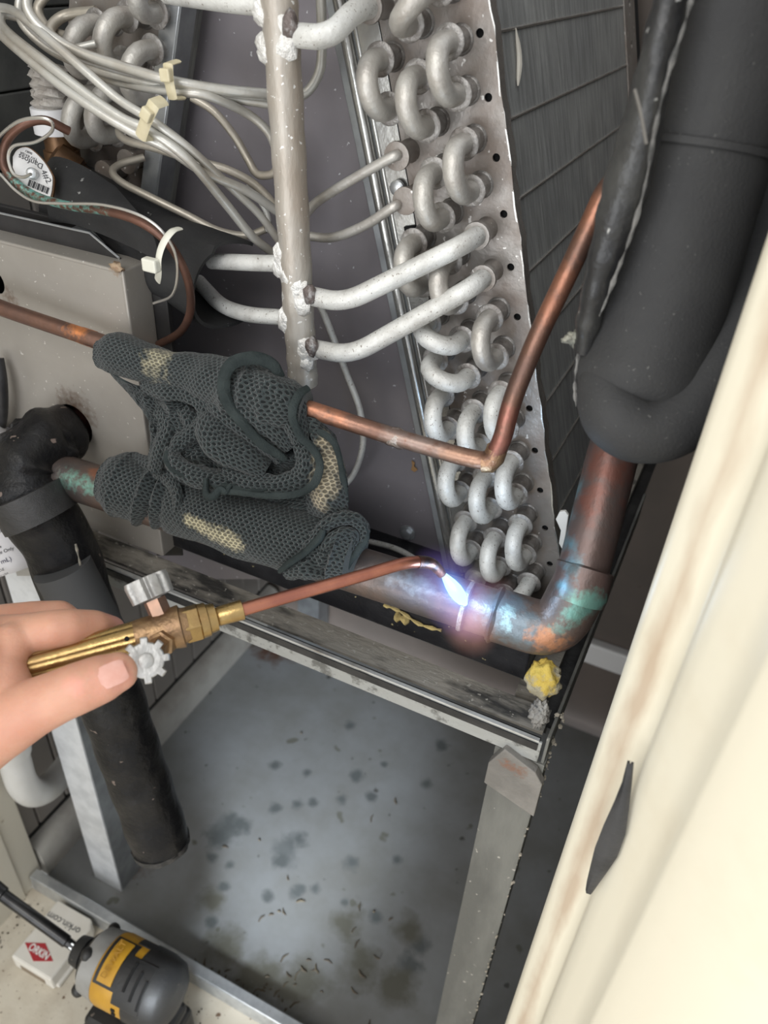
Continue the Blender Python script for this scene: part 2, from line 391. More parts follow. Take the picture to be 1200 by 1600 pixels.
# right jamb, a stepped metal door frame close to the lens
m_trim = M('rust_flecked_cream_door_frame', (.76, .705, .565), (.70, .63, .485), 10, .6, 0, .42, .15, 60)
def trim_mat():
    N = m_trim.node_tree.nodes; L = m_trim.node_tree.links; b = N['Principled BSDF']
    geo = N.new('ShaderNodeNewGeometry'); sx = N.new('ShaderNodeSeparateXYZ'); L.new(geo.outputs['Position'], sx.inputs[0])
    src = b.inputs['Base Color'].links[0].from_socket
    d = N.new('ShaderNodeMath'); d.operation = 'SUBTRACT'; L.new(sx.outputs[0], d.inputs[0]); d.inputs[1].default_value = .0105
    a = N.new('ShaderNodeMath'); a.operation = 'ABSOLUTE'; L.new(d.outputs[0], a.inputs[0])
    mp = N.new('ShaderNodeMapping'); mp.inputs['Scale'].default_value = (1, 1, .28); L.new(geo.outputs['Position'], mp.inputs[0])
    nz = N.new('ShaderNodeTexNoise'); nz.inputs['Scale'].default_value = 70; nz.inputs['Detail'].default_value = 5; L.new(mp.outputs[0], nz.inputs['Vector'])
    s2 = N.new('ShaderNodeMath'); s2.operation = 'MULTIPLY_ADD'; L.new(nz.outputs[0], s2.inputs[0]); s2.inputs[1].default_value = .014; L.new(a.outputs[0], s2.inputs[2])
    mr = N.new('ShaderNodeMapRange'); mr.inputs[1].default_value = .0065; mr.inputs[2].default_value = .0125; mr.inputs[3].default_value = .55; mr.inputs[4].default_value = 0
    L.new(s2.outputs[0], mr.inputs[0])
    x = N.new('ShaderNodeMix'); x.data_type = 'RGBA'; L.new(mr.outputs[0], x.inputs[0]); L.new(src, x.inputs[6]); x.inputs[7].default_value = (.36, .21, .12, 1)
    L.new(x.outputs[2], b.inputs['Base Color'])
trim_mat()
prof = [(.0010, .262), (.0010, .256), (.0035, .252), (.0150, .246), (.0195, .243), (.0205, .2405), (.0200, .236), (.0215, .232), (.0255, .2275), (.0320, .220),
        (.0370, .2145), (.0382, .2090), (.0400, .2065), (.046, .201), (.054, .194), (.066, .185), (.082, .176), (.110, .165), (.16, .150), (.30, .14),
        (.30, .30), (.0010, .30)]
n = len(prof); vs = [V((x, y, -.02)) for x, y in prof] + [V((x, y, 1.6)) for x, y in prof]
mb = MB(); mb.add(vs, [tuple(reversed(range(n))), tuple(n + k for k in range(n))] + [(i, (i + 1) % n, n + (i + 1) % n, n + i) for i in range(n)], None, True)
tr = struct(mb.build('trim_2', m_trim, angle=60))
# torn weatherstrip
m_rubber = M('black_rubber_strip', (.02, .02, .022), (.04, .04, .042), 50, .5, 0, .5, .5, 200)
ws = []
for t, (x, y, hw) in enumerate([(984, 1195, 1), (978, 1230, 4), (970, 1262, 9), (959, 1300, 15), (946, 1335, 16), (934, 1362, 11), (924, 1384, 6), (919, 1397, 2.5)]):
    c = PY(x, y, .229 - .001 * min(t, 3)); ws.append((c, hw / FPX * .36))
g = [[c + XR * (k * hw) + YB * (-abs(k) * -.002) for k in (-1, -.3, .4, 1)] for c, hw in ws]
tag(MB().sheet(g, .0010).build('weatherstrip', m_rubber), 'torn black rubber weatherstrip end sticking out of the cream door frame', 'weatherstrip')

# ---------------------------------------------------------------- galvanised pan on the floor
def pan_mat():
    dk = (.115, .125, .125)
    sp = []
    for (x, y, r) in [(352, 1297, .023), (340, 1312, .016), (372, 1292, .016), (445, 1330, .020), (465, 1312, .013), (437, 1345, .012), (430, 1262, .009), (465, 1257, .008), (490, 1255, .007),
                      (558, 1212, .010), (535, 1250, .008), (580, 1245, .008), (430, 1195, .008), (665, 1225, .009), (480, 1208, .006), (332, 1340, .007), (470, 1392, .008), (465, 1395, .009), (418, 1402, .008),
                      (550, 1350, .010), (620, 1345, .007), (655, 1480, .013), (690, 1165, .010), (545, 1135, .009), (600, 1195, .005), (350, 1385, .007), (492, 1388, .007), (585, 1435, .009),
                      (540, 1410, .006), (360, 1352, .006), (330, 1440, .008), (640, 1510, .014)]:
        sp.append((PZ(x, y, .0008), r, dk if r < .02 else (.15, .16, .16), 55))
    sp += [(PZ(x, y, .0008), r, (.125, .122, .10), 40) for x, y, r in ((400, 1530, .03), (470, 1540, .028), (560, 1510, .026), (620, 1540, .024), (350, 1480, .022), (540, 1440, .02), (640, 1450, .018), (330, 1410, .018))]
    sp += [(PZ(200, 1340, .0008), .03, (.11, .06, .04), 60), (PZ(430, 1015, .0008), .035, (.13, .075, .055), 60)]
    return M('spotted_galvanised_pan', (.27, .28, .285), (.19, .19, .178), 8, .5, .35, .42, .12, 60, spots=sp, speck=[(75, .72, (.10, .10, .095)), (34, .70, (.14, .14, .12))], rough2=.55, sharp=.16)
m_pan = pan_mat()
pan = thing('drain_pan', 'wide galvanised steel drain pan spotted with dark water stains on the floor under the stand', 'pan', (-.18, .55, 0))
MB().box((-.514, .2835, 0), (.155, .785, .0015)).build('pan_bottom', m_pan, pan)
lip = MB(); lip.box((-.516, .272, 0), (.0, .2835, .0265)); lab(lip.build('front_lip', m_galv, pan, bevel=.0012), 'bright galvanised front lip')
# debris in the pan
m_deb = M('brown_debris', (.06, .045, .03), (.10, .08, .05), 80, .5, 0, .8)
mb = MB(); rnd = random.Random(3)
for (cx, cy, n, sp) in [(330, 1530, 16, 22), (395, 1560, 26, 34), (470, 1520, 8, 40), (560, 1420, 6, 50), (440, 1435, 4, 20), (500, 1560, 5, 60), (650, 1560, 3, 70), (450, 1250, 4, 160), (620, 1300, 3, 150)]:
    for _ in range(n):
        p = PZ(cx + rnd.gauss(0, sp), cy + rnd.gauss(0, sp * .55), .0025)
        if p.y < .29 or p.x > -.07: continue
        a = rnd.uniform(0, PI); l = rnd.uniform(.0012, .006); e = V((math.cos(a), math.sin(a), 0)); s_ = V((-e.y, e.x, 0))
        mb.tube([p - e * l, p + s_ * l * .3, p + e * l], [rnd.uniform(.0004, .001), rnd.uniform(.0007, .0015), .0004], 5)
o = mb.build('debris', m_deb); tag(o, 'loose brown crumbs and leaf bits scattered in the drain pan', 'debris', kind='stuff')
# floor past the threshold dirt
mb = MB()
for _ in range(170):
    if rnd.random() < .5: p = V((-.51 + abs(rnd.gauss(0, .012)), rnd.uniform(.1, .262), .001))
    else: p = V((rnd.uniform(-.5, -.1), .258 - abs(rnd.gauss(0, .02)), .001))
    r = rnd.uniform(.0004, .0017); mb.add(blob(p, r, rnd.random() * 9, .3, 2, (1, 1, .6), 1).v, blob(p, r, 1, .3, 2, (1, 1, .6), 1).f)
tag(mb.build('grit', m_deb), 'dark grit gathered along the edges of the cream threshold', 'grit', kind='stuff')

# ================================================================ STAND
Z0 = H - .375
st = thing('equipment_stand', 'grey angle-iron stand with dusty rails carrying the coil above the pan', 'stand', (-.24, .5, .0015))
# front rail: dirty flange, dark groove, front lip
mb = MB().box((-.470, .3195, Z0 - .002), (-.03, .337, Z0)); lab(mb.build('front_rail', m_bar, st), 'dirty black and tan front rail')
MB().box((-.470, .3130, Z0 - .006), (-.03, .3197, Z0 - .0045)).build('rail_groove', m_blackmetal, st)
MB().box((-.470, .3115, Z0 - .017), (-.028, .3132, Z0 + .0005)).build('rail_face', m_barface, st, bevel=.0004)
MB().box((-.470, .3112, Z0 + .0005), (-.03, .3136, Z0 + .0018)).build('rail_edge', m_barbright, st)
MB().box((-.470, .337, Z0 - .020), (-.03, .3386, Z0)).build('rail_back_face', m_bar, st)
MB().box((-.470, .3106, Z0 - .0062), (-.03, .3116, Z0 - .0006)).build('black_strip', m_blackmetal, st)
MB().box((-.470, .77, Z0 - .02), (-.02, .79, Z0)).build('back_rail', m_galvd, st)
# right side rail (runs back in depth)
MB().box((-.0265, .315, Z0 - .026), (-.0245, .60, Z0 + .003)).build('side_rail', m_dustleg, st, bevel=.0005)
MB().box((-.036, .335, Z0 - .012), (-.0267, .78, Z0 - .010)).build('side_rail_flange', m_blackmetal, st)
MB().box((-.0545, .345, Z0 - .022), (-.036, .78, Z0 - .001)).build('side_rail_inner', m_bar, st)
MB().box((-.470, .318, Z0 - .022), (-.452, .78, Z0 - .001)).build('side_rail', m_galvd, st)
# legs
def leg(x0, x1, y0, y1, ma, mb_, top=Z0):
    l = MB().box((x0, y0, .0015), (x1, y0 + .0022, top)).build('leg', ma, st, bevel=.0004)
    MB().box((x1 - .0022, y0 + .0022, .0015), (x1, y1, top)).build('leg_flange', mb_, l)
    return l
l1 = leg(-.466, -.428, .314, .350, M('lit_galvanised_face', (.80, .82, .84), (.64, .66, .68), 50, .5, .25, .35, .1, 200), m_galvd); lab(l1, 'bright galvanised front left leg')  # front face painted lighter, side flange darker, as the light falls
l2 = leg(-.0545, -.0235, .3135, .330, m_dustleg, m_dustleg, Z0 - .02); lab(l2, 'dusty grey front right leg')
leg(-.466, -.43, .76, .79, m_galvd, m_galvd)
leg(-.10, -.07, .76, .79, m_galvd, m_galvd)
# corner bracket with rust streak
mb = MB(); mb.plate(V((0, .3075, 0)), XR, ZUP, YB, [(-.0475, Z0 - .012), (-.027, Z0 - .0215), (-.0215, Z0 - .030), (-.0212, Z0 - .062), (-.0555, Z0 - .050), (-.0553, Z0 - .030)], [], .0058)
lab(mb.build('corner_bracket', m_rust, st, bevel=.0006), 'rust-streaked corner bracket')
# dust clumps along bracket
m_dust = M('pale_dust_clump', (.42, .38, .31), (.3, .27, .22), 150, .5, 0, .95, 1, 600)
mb = MB()
for _ in range(60):
    t = rnd.random(); p = lerp(V((-.0235, .31, Z0 - .06)), V((-.0235, .335, Z0 + .004)), t) + V((rnd.gauss(0, .0012), rnd.gauss(0, .001), rnd.gauss(0, .002)))
    q = blob(p, rnd.uniform(.0005, .0016), rnd.random() * 9, .4, 2, (1, 1, 1), 1); mb.add(q.v, q.f)
for _ in range(50):
    p = V((-.0235 + rnd.gauss(0, .0008), .3125, rnd.uniform(.02, Z0 - .06))); q = blob(p, rnd.uniform(.0003, .0012), rnd.random() * 9, .4, 2, (1, 1, 1), 1); mb.add(q.v, q.f)
o = mb.build('dust_clumps', m_dust, st); o['kind'] = 'stuff'

# ================================================================ BLACK PAN UNDER THE COIL
bp = thing('coil_pan', 'black plastic condensate pan under the coil, behind the heated copper pipe', 'pan', (-.2, .5, Z0))
zb, zt = H - .3735, H - .338
MB().box((-.335, .352, zb), (-.052, .3555, zt)).build('front_wall', m_blackpan, bp, bevel=.001)
MB().box((-.335, .3555, zb), (-.052, .46, zb + .003)).build('pan_bottom', m_blackpan, bp)
MB().box((-.335, .46, zb), (-.052, .4635, zt)).build('back_wall', m_blackpan, bp)
MB().box((-.0555, .3555, zb), (-.052, .46, zt)).build('side_wall', m_blackpan, bp)
MB().box((-.335, .3500, zt - .004), (-.052, .3575, zt)).build('rim', m_blackpan, bp, bevel=.001)
m_foam = M('ochre_sealant', (.55, .42, .16), (.28, .22, .1), 60, .5, 0, .8, .8, 400)
for (pts, r) in [([(600, 945), (625, 955), (655, 975), (690, 985)], .0012), ([(618, 962), (640, 970)], .003), ([(560, 905), (575, 925)], .0012)]:
    MB().tube(cr([PY(x, y, .351) for x, y in pts], 5), [r * (1 + .5 * math.sin(i * 2.1)) for i in range(len(pts) * 5 - 4)], 7).build('sealant_smear', m_foam, bp)

# ================================================================ COIL (right slab)
Yp = .42; sc = Yp / .44
PO = PY(837, 890, Yp); U = V((-.287, 0, .958)).normalized(); W = V((.958, 0, .287)).normalized()
def pl(u, v, y=0): return PO + U * (u * sc) + W * (v * sc) + YB * y
coil = thing('evaporator_coil', 'tall slanted finned coil with rows of aluminium return bends, right of the grey centre sheet', 'coil', pl(-.03, 0))
outer = [(-.043, -.030), (.0185, -.0262)]
for i in range(24):
    u = -.026 + i * .0195; outer.append((.0180 + .0006 * math.sin(u * 120) + .0004 * math.sin(u * 310), u))
outer += [(.0185, .44), (-.043, .44)]
outer = [(a * sc, b_ * sc) for a, b_ in outer]
holes = [circ(.0108 * sc, u * sc, .0021, 12) for u in [.0059 + .0293 * i for i in range(15)]]
holes.append(circ(-.0255 * sc, (.2345 + .0015) * sc, .0016, 8, .0016))
mb = MB().plate(PO, W, U, YB, outer, holes, .0012)
ep = mb.build('end_plate', m_plate, coil)
m_void = M('dark_gap', (.004, .004, .004), None, rough=.9)
MB().box((-.044 * sc, .0035, -.03 * sc), (.0168 * sc, .0045, .44 * sc), (W, YB, U), PO).build('painted_gap', m_void, coil)  # black sheet paints the dark behind the plate's holes and edge
# folded flange of the plate, wavy
g = []
for i in range(60):
    u = -.026 + i * .0079; v = .0183 + .0005 * math.sin(u * 120) + .0004 * math.sin(u * 310)
    g.append([pl(u, v, .0), pl(u, v + .0004 * math.sin(u * 200), .004), pl(u, v - .0004, .010 + .001 * math.sin(u * 260))])
MB().sheet(g, .0008).build('plate_flange', m_flange, coil)
MB().box((-.041 * sc, .005, -.03 * sc), (.0165 * sc, .325, .44 * sc), (W, YB, U), PO).build('fin_block', m_fin, coil)
mb = MB().plate(PO + YB * .290 + W * (.0168 * sc), YB, U, W, [(0, -.03), (.036, -.03), (.036, .43), (0, .43)], [circ(.018, u * sc, .0028, 10, .0028) for u in [.0059 + .0293 * i for i in range(14)]], .0012)
mb.build('rear_plate', m_plate, coil)
MB().box((.010 * sc, .318, -.03 * sc), (.0168 * sc, .345, .44 * sc), (W, YB, U), PO).build('rear_black_band', m_void, coil)  # plain black band along the rear plate
for u in (.286, .2455, .2045, .163, .121, .08, .040, .327):
    MB().tube([pl(u, .0168, .010), pl(u, .0168, .290)], .0009, 6).build('fin_seam', m_flange, coil)
o = MB().tube(cr([pl(.327, .0178, .034), pl(.313, .0178, .034), pl(.300, .0178, .027)], 4), [.0003, .0007, .0012, .0014, .0015, .0016, .0014, .0011, .0004], 6).build('dried_drip', M('dried_pale_drip', (.5, .47, .41), None), coil)
# side channels left of the plate
def strip(name, v0, v1, y, th, mat, u0=-.010, u1=.44):
    return MB().box((v0 * sc, y, u0 * sc), (v1 * sc, y + th, u1 * sc), (W, YB, U), PO).build(name, mat, coil, bevel=.0004)
strip('side_flange', -.0575, -.0441, .001, .0015, m_flange)
strip('side_channel', -.074, -.069, .003, .0015, m_galvd)
for v, r in ((-.0655, .0036), (-.0590, .0017)):
    MB().tube([pl(-.010, v, .003), pl(.44, v, .003)], r, 16).build('side_bead', m_flange, coil)
MB().box((-.074 * sc, .004, -.010 * sc), (-.0441 * sc, .012, .44 * sc), (W, YB, U), PO).build('side_web', m_galvd, coil)
# bolt head and slot on the flange
MB().rod(PY(622, 293, Yp - .001), -YB, [(0, .0042), (.002, .0042), (.0028, .003)], 16).build('screw', m_galv, coil)
MB().box((-.0030, -.0008, -.0018), (.0042, .0004, .0018), (W, YB, U), PY(640, 358, Yp)).build('slot', m_void, coil)

# return bends: stub + flared collar + hairpin
LP = .0234 * sc
m_collar = M('brazed_collar', (.36, .345, .33), (.20, .18, .165), 130, .52, .45, .36, .8, 350)
def bend_meshes(d):
    """hairpin of width |d|, local origin half way between the two holes, opening to +Y"""
    L = d.length; e = d.normalized(); r = .00535; st_ = .0215; pts = []
    a, b_ = -d * .5, d * .5
    pts.append(a); pts.append(a - YB * st_ * .5)
    for k in range(11):
        t = PI * k / 10; pts.append(-YB * (st_ + math.sin(t) * L * .52) - e * (math.cos(t) * L * .5))
    pts += [b_ - YB * st_ * .5, b_]
    return pts, r
bend_cache = {}
def place_bend(h1, h2, mat=m_alum, mname='a', yoff=0, par=None):
    par = par or coil; d = h2 - h1; key = (round(d.x, 4), round(d.z, 4), mname)
    mid = (h1 + h2) * .5
    if key not in bend_cache:
        pts, r = bend_meshes(d); o = MB().tube(pts, r, 14).build('return_bend', mat); me = o.data
        bpy.data.objects.remove(o)
        c = MB().rod(V((0, 0, 0)), -YB, [(0, .0072), (.0006, .0070), (.0012, .0061), (.010, .0060), (.0125, .0064), (.0142, .0079), (.0150, .0081), (.0154, .0077), (.0156, .0058)], 20).build('collar', m_collar)
        cm = c.data; bpy.data.objects.remove(c); bend_cache[key] = (me, cm)
    me, cm = bend_cache[key]
    o = bpy.data.objects.new('return_bend', me); COL.objects.link(o); o.parent = par; o.location = mid - parent_loc(par)
    for h in (h1, h2):
        c = bpy.data.objects.new('collar', cm); COL.objects.link(c); c.parent = o; c.location = h - mid
    return o
def hc(i): return pl(.3275 - .0234 * i, 0)
def hb(i): return pl(.3158 - .0234 * i, -.0195)
def ha(i): return pl(.3275 - .0234 * i, -.039)
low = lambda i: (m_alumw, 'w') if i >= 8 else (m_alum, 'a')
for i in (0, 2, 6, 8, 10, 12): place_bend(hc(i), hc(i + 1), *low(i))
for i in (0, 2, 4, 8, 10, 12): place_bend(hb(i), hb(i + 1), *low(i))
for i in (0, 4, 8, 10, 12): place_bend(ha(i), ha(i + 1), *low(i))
for i in (6, 7): place_bend(ha(i), hb(i), m_alumw, 'w')
place_bend(hb(-1), hc(-1)); place_bend(hc(14), hb(14), m_alumw, 'w'); place_bend(ha(-3), ha(-2)); place_bend(hb(-3), hb(-2)); place_bend(hc(-3), hc(-2))
MB().rod(ha(14), -YB, [(0, .0062), (.012, .006), (.015, .0075), (.017, .0075), (.017, .005), (.024, .0045), (.026, .002)], 18).build('capped_stub', m_alum, coil)
def stub(h, par=coil, mat=m_plate):
    return MB().rod(h, -YB, [(0, .0062), (.0008, .0058), (.010, .0058), (.013, .0070), (.0150, .0074), (.0165, .0072), (.0168, .0045)], 18).build('tube_stub', mat, par)
for h in (ha(2), ha(3), ha(-1), hc(4), hc(5)): stub(h)

# left slab of the A coil
Ul = V((.287, 0, .958)).normalized(); Wl = V((.958, 0, -.287)).normalized()
lc = thing('evaporator_coil', 'shadowed left slab of the finned coil, behind the looped capillary tubes at the upper left', 'coil', PY(235, 320, .42))
OL = PY(240, 320, .42)
MB().box((-.075, 0, -.03), (.004, .0015, .34), (Wl, YB, Ul), OL).build('end_plate', m_plate, lc)
MB().box((-.072, .002, -.03), (.002, .30, .34), (Wl, YB, Ul), OL).build('fin_block', m_fin, lc)
mb = MB().box((0, -.010, -.02), (.0115, -.0085, .34), (Wl, YB, Ul), PY(232, 320, .42)); mb.build('side_channel', m_galv, lc, bevel=.0004)
MB().box((.0115, -.010, -.02), (.0130, .004, .34), (Wl, YB, Ul), PY(232, 320, .42)).build('channel_side', m_galvd, lc)  # darker galvanised paints the shaded side of the bright channel
def HL(x, y): return PY(x, y, .42)
for (a, b_) in [((178, 141), (171, 209)), ((212, 134), (206, 202)), ((226, 24), (220, 92)), ((179, 35), (173, 103)), ((264, 74), (258, 142)), ((277, -44), (271, 18))]:
    place_bend(HL(*a), HL(*b_), m_alum, 'l%d%d' % a, par=lc)
for q in ((225, 245), (190, 262)): stub(HL(*q), lc)

# ================================================================ centre sheet
cs = thing('centre_sheet', 'plain purple-grey sheet metal behind the vertical header pipe', 'sheet metal', PY(480, 850, .442))
pts = [PY(x, y, .440) for x, y in [(285, -60), (545, -60), (712, 905), (235, 905), (215, 500)]]
mb = MB(); mb.plate(V((0, .440, 0)), XR, ZUP, YB, [(p.x, p.z) for p in pts], [], .0015); mb.build('sheet', m_center, cs)
MB().rod(PY(637, 832, .440), -YB, [(0, .0052), (.0008, .0052), (.001, .0042), (.004, .0040), (.0045, .0028)], 6).build('hex_bolt', m_galv, cs)
MB().rod(PY(637, 832, .440), -YB, [(0, .0062), (.0007, .0062)], 18).build('washer', m_galv, cs)
leaf = PY(647, 728, .439)
mb = MB(); mb.plate(leaf, XR, ZUP, -YB, [(-.002, .004), (.0005, .003), (.0002, 0), (.003, -.002), (.001, -.0045), (-.002, -.0035), (-.0012, 0)], [], .0006)
tag(mb.build('leaf_scrap', M('brown_leaf', (.30, .17, .07), None, rough=.8)), 'tiny brown leaf scrap stuck on the grey centre sheet', 'leaf')

# ================================================================ suction manifold
hd = thing('header_pipe', 'upright pale aluminium header pipe with brazed branch tubes, in front of the grey sheet', 'pipe', PY(478, 610, .372))
hp = [PY(432, -60, .372), PY(440, 60, .372), PY(452, 250, .372), PY(463, 430, .372), PY(470, 540, .372), PY(474, 600, .372)]
hpath = cr(hp, 8)
MB().tube(hpath, [.0088 + .0003 * math.sin(i * 1.7) for i in range(len(hpath))], 28).build('header_tube', m_header, hd)
def branch(pts, r=.0047, fr=.014):
    return MB().tube(fillet(pts, fr), r, 14).build('branch_tube', m_alumw, hd)
branch([PY(475, 460, .372), PY(537, 474, .368), hc(4) - YB * .030, hc(4) - YB * .004], .0053)
branch([PY(482, 543, .372), PY(548, 556, .368), hc(5) - YB * .030, hc(5) - YB * .004], .0053)
branch([PY(442, 53, .372), PY(515, 60, .366), ha(-1) - YB * .030, ha(-1)], .0053)
branch([PY(455, 412, .372), PY(400, 411, .372), PY(330, 408, .378)], .0046)
branch([PY(460, 497, .372), PY(385, 492, .374), PY(345, 478, .382), PY(310, 440, .40)], .0046)
branch([PY(440, 8, .372), PY(370, 3, .372), PY(260, -12, .38)], .0052)
def braze(x, y, s, rx=.006):
    c = PY(x, y, .372); mb = MB()
    for k in range(5):
        q = blob(c + V((rnd.gauss(0, .002), -.004, rnd.gauss(0, .003))), rx * rnd.uniform(.5, .85), s + k, .25, 2.5, (1, .8, 1.2), 2); mb.add(q.v, q.f)
    mb.build('braze_joint', m_braze, hd)
for x, y, s in [(476, 460, 1), (484, 543, 2), (447, 50, 3), (452, 412, 4), (457, 497, 5), (430, 8, 6), (463, 430, 7), (468, 470, 8), (425, 60, 9)]: braze(x, y, s, .0075)
m_soot = M('sooty_braze', (.16, .13, .12), (.5, .5, .5), 200, .6, .3, .3, 1.4, 400)
for x, y in ((484, 461), (487, 541), (453, 40)):
    q = blob(PY(x, y, .366), .0048, x, .3, 2.5, (.8, .7, 1.3), 2); q.build('braze_joint', m_soot, hd)

# ================================================================ capillary tubes
cap = thing('distributor_tubes', 'bundle of thin looping aluminium capillary tubes tied with cable ties, upper left', 'tubes', PY(100, 60, .36))
def ctube(pts, r=.0023, mat=m_cap, k=7):
    return MB().tube(cr([PY(x, y, Y) for x, y, Y in pts], k), r, 10).build('capillary_tube', mat, cap)
ctube([(60, -40, .36), (42, 0, .352), (52, 30, .350), (85, 60, .352), (130, 84, .354), (190, 104, .356), (265, 126, .358), (345, 140, .372), (420, 147, .39), (470, 150, .405), (498, 115, .41), (503, 60, .41), (500, -30, .41)], .0026)
ctube([(48, -40, .368), (30, 5, .360), (36, 38, .356), (70, 72, .356), (120, 98, .357), (190, 120, .360), (270, 136, .364), (350, 152, .380), (430, 164, .395)])
ctube([(95, 85, .368), (150, 117, .366), (210, 134, .362), (272, 143, .360), (325, 150, .366), (385, 177, .385), (418, 205, .392), (432, 235, .395)], mat=m_cap)
ctube([(0, 38, .36), (-12, 15, .362), (8, 13, .358), (32, 24, .352), (75, 60, .348), (130, 108, .346), (185, 155, .346), (240, 190, .347), (300, 236, .356), (360, 292, .375), (405, 335, .39), (442, 385, .40)])
ctube([(40, 30, .37), (6, 22, .362), (2, 38, .356), (25, 62, .348), (80, 104, .344), (140, 150, .343), (190, 184, .343), (236, 206, .345), (295, 250, .352), (350, 315, .370), (395, 370, .385), (436, 402, .40)], .0025)
ctube([(-10, 30, .36), (0, 52, .352), (35, 84, .346), (90, 130, .342), (150, 172, .341), (205, 205, .343), (262, 232, .348), (320, 270, .362), (385, 298, .382), (440, 335, .40)], .0025)
ctube([(196, 190, .40), (186, 206, .385), (200, 220, .380), (245, 232, .380), (300, 250, .382), (355, 265, .39), (400, 290, .398), (432, 325, .402), (440, 345, .402)], mat=m_capd)
ctube([(225, 246, .405), (190, 256, .394), (176, 268, .385), (190, 285, .380), (235, 308, .380), (290, 335, .384), (340, 360, .39), (385, 368, .398), (415, 358, .402)], mat=m_capd)
ctube([(300, 152, .40), (335, 175, .402), (368, 215, .404), (388, 250, .404), (402, 272, .402), (425, 272, .402), (436, 258, .402)], mat=m_capd)
ctube([(330, 140, .39), (380, 157, .395), (430, 160, .40)], mat=m_capd)
ctube([(385, 290, .40), (410, 320, .405), (420, 345, .405), (415, 362, .402)], .0016, m_alumw)
ctube([(95, -30, .42), (60, 10, .415), (75, 45, .41), (110, 60, .405)], .003, m_capd)
ctube([(150, 18, .415), (100, 25, .41), (78, 48, .40), (95, 70, .395)], .003, m_capd)
ctube([(120, 75, .375), (150, 68, .38)], .002, m_cap)
ctube([(477, 335, .405), (500, 312, .402), (560, 275, .400), (612, 246, .400), (622, 243, .404)], .0027, m_alum)
ctube([(475, 368, .405), (520, 371, .405), (570, 352, .402), (612, 325, .400), (622, 320, .404)], .0027, m_alum)
ctube([(497, 470, .415), (512, 505, .415), (540, 580, .42), (562, 640, .42), (567, 695, .42), (550, 745, .42), (520, 770, .42)], .0022, m_alumw)
ctube([(530, 842, .42), (575, 846, .42), (620, 858, .415), (655, 878, .405), (690, 905, .40)], .0021, m_alumw)
m_tie = M('yellowed_nylon', (.66, .60, .42), (.56, .49, .32), 60, .5, 0, .4, .1, 300)
m_tiew = M('white_nylon', (.70, .69, .60), None, rough=.4)
def tie(cx, cy, Y, ang, ln, wd, cap_label, mat):
    c = PY(cx, cy, Y); d = (PY(cx + math.cos(ang) * 10, cy + math.sin(ang) * 10, Y) - c).normalized(); e = d.cross(-YB).normalized()
    t = thing('cable_tie', cap_label, 'cable tie', c)
    mb = MB().tube([c - d * ln + YB * .006, c - d * ln * .92 - YB * .001, c - YB * .002, c + d * ln * .92 - YB * .001, c + d * ln + YB * .006], wd, 8, squash=(1, .35), up=e)
    mb.build('strap', mat, t)
    MB().box((-.0030, -.0052, -.0032), (.0030, -.0015, .0028), (e, YB, d), c - d * ln * .35).build('tie_head', mat, t, bevel=.0008)
tie(268, 127, .352, math.radians(82), .008, .0030, 'cream cable tie around the upper pair of capillary tubes, in front of the galvanised strip', m_tie)
tie(232, 188, .338, math.radians(112), .0105, .0034, 'cream cable tie around the lower capillary tubes, left of the galvanised strip', m_tie)

# ================================================================ black foam sleeve left, cabinet behind
m_foamb = M('black_foam_rubber', (.016, .016, .017), (.026, .026, .026), 25, .5, 0, .75, .3, 400, speck=[(240, .73, (.25, .25, .24))])
fs_ = thing('foam_sleeve', 'dusty black foam sleeve wrapped round branch tubes left of the header pipe', 'insulation', P(220, 380, .5))
a, b_ = PY(118, 322, .40), PY(360, 450, .376); ax = (b_ - a).normalized()
pts = [lerp(a, b_, i / 20) for i in range(21)]
up0 = V((0, -1, 0))
nr = (up0 - ax * up0.dot(ax)).normalized(); bn = ax.cross(nr)
g = []
for i, p in enumerate(pts):
    row = []
    for k in range(33):
        an = lerp(-2.1, 2.1, k / 32); r = .0245 + .0008 * math.sin(i * .8 + k * .5) + (.003 * (i - 17) / 3 if i > 17 and k < 8 else 0)
        sh = (ax * (-.005 * math.cos(an))) * (1 if i == 20 else i / 20)
        row.append(p + nr * math.cos(an) * r + bn * math.sin(an) * r + sh)
    g.append(row)
MB().sheet(g, -.002).build('sleeve', m_foamb, fs_)
# second flap on top
g = [[PY(*q) for q in ((78, 255, .375), (90, 247, .372), (130, 262, .37), (180, 295, .366))], [PY(*q) for q in ((74, 300, .36), (110, 300, .355), (170, 330, .350), (240, 365, .345))],
     [PY(*q) for q in ((80, 345, .362), (120, 350, .358), (180, 372, .352), (250, 405, .346))]]
def densify(g, k=5):
    g2 = [cr(r, k) for r in g]; cols = list(zip(*g2)); c2 = [cr(c, k) for c in cols]
    return [list(r) for r in zip(*c2)]
MB().sheet(densify(g), .0015).build('flap', m_foamb, fs_)

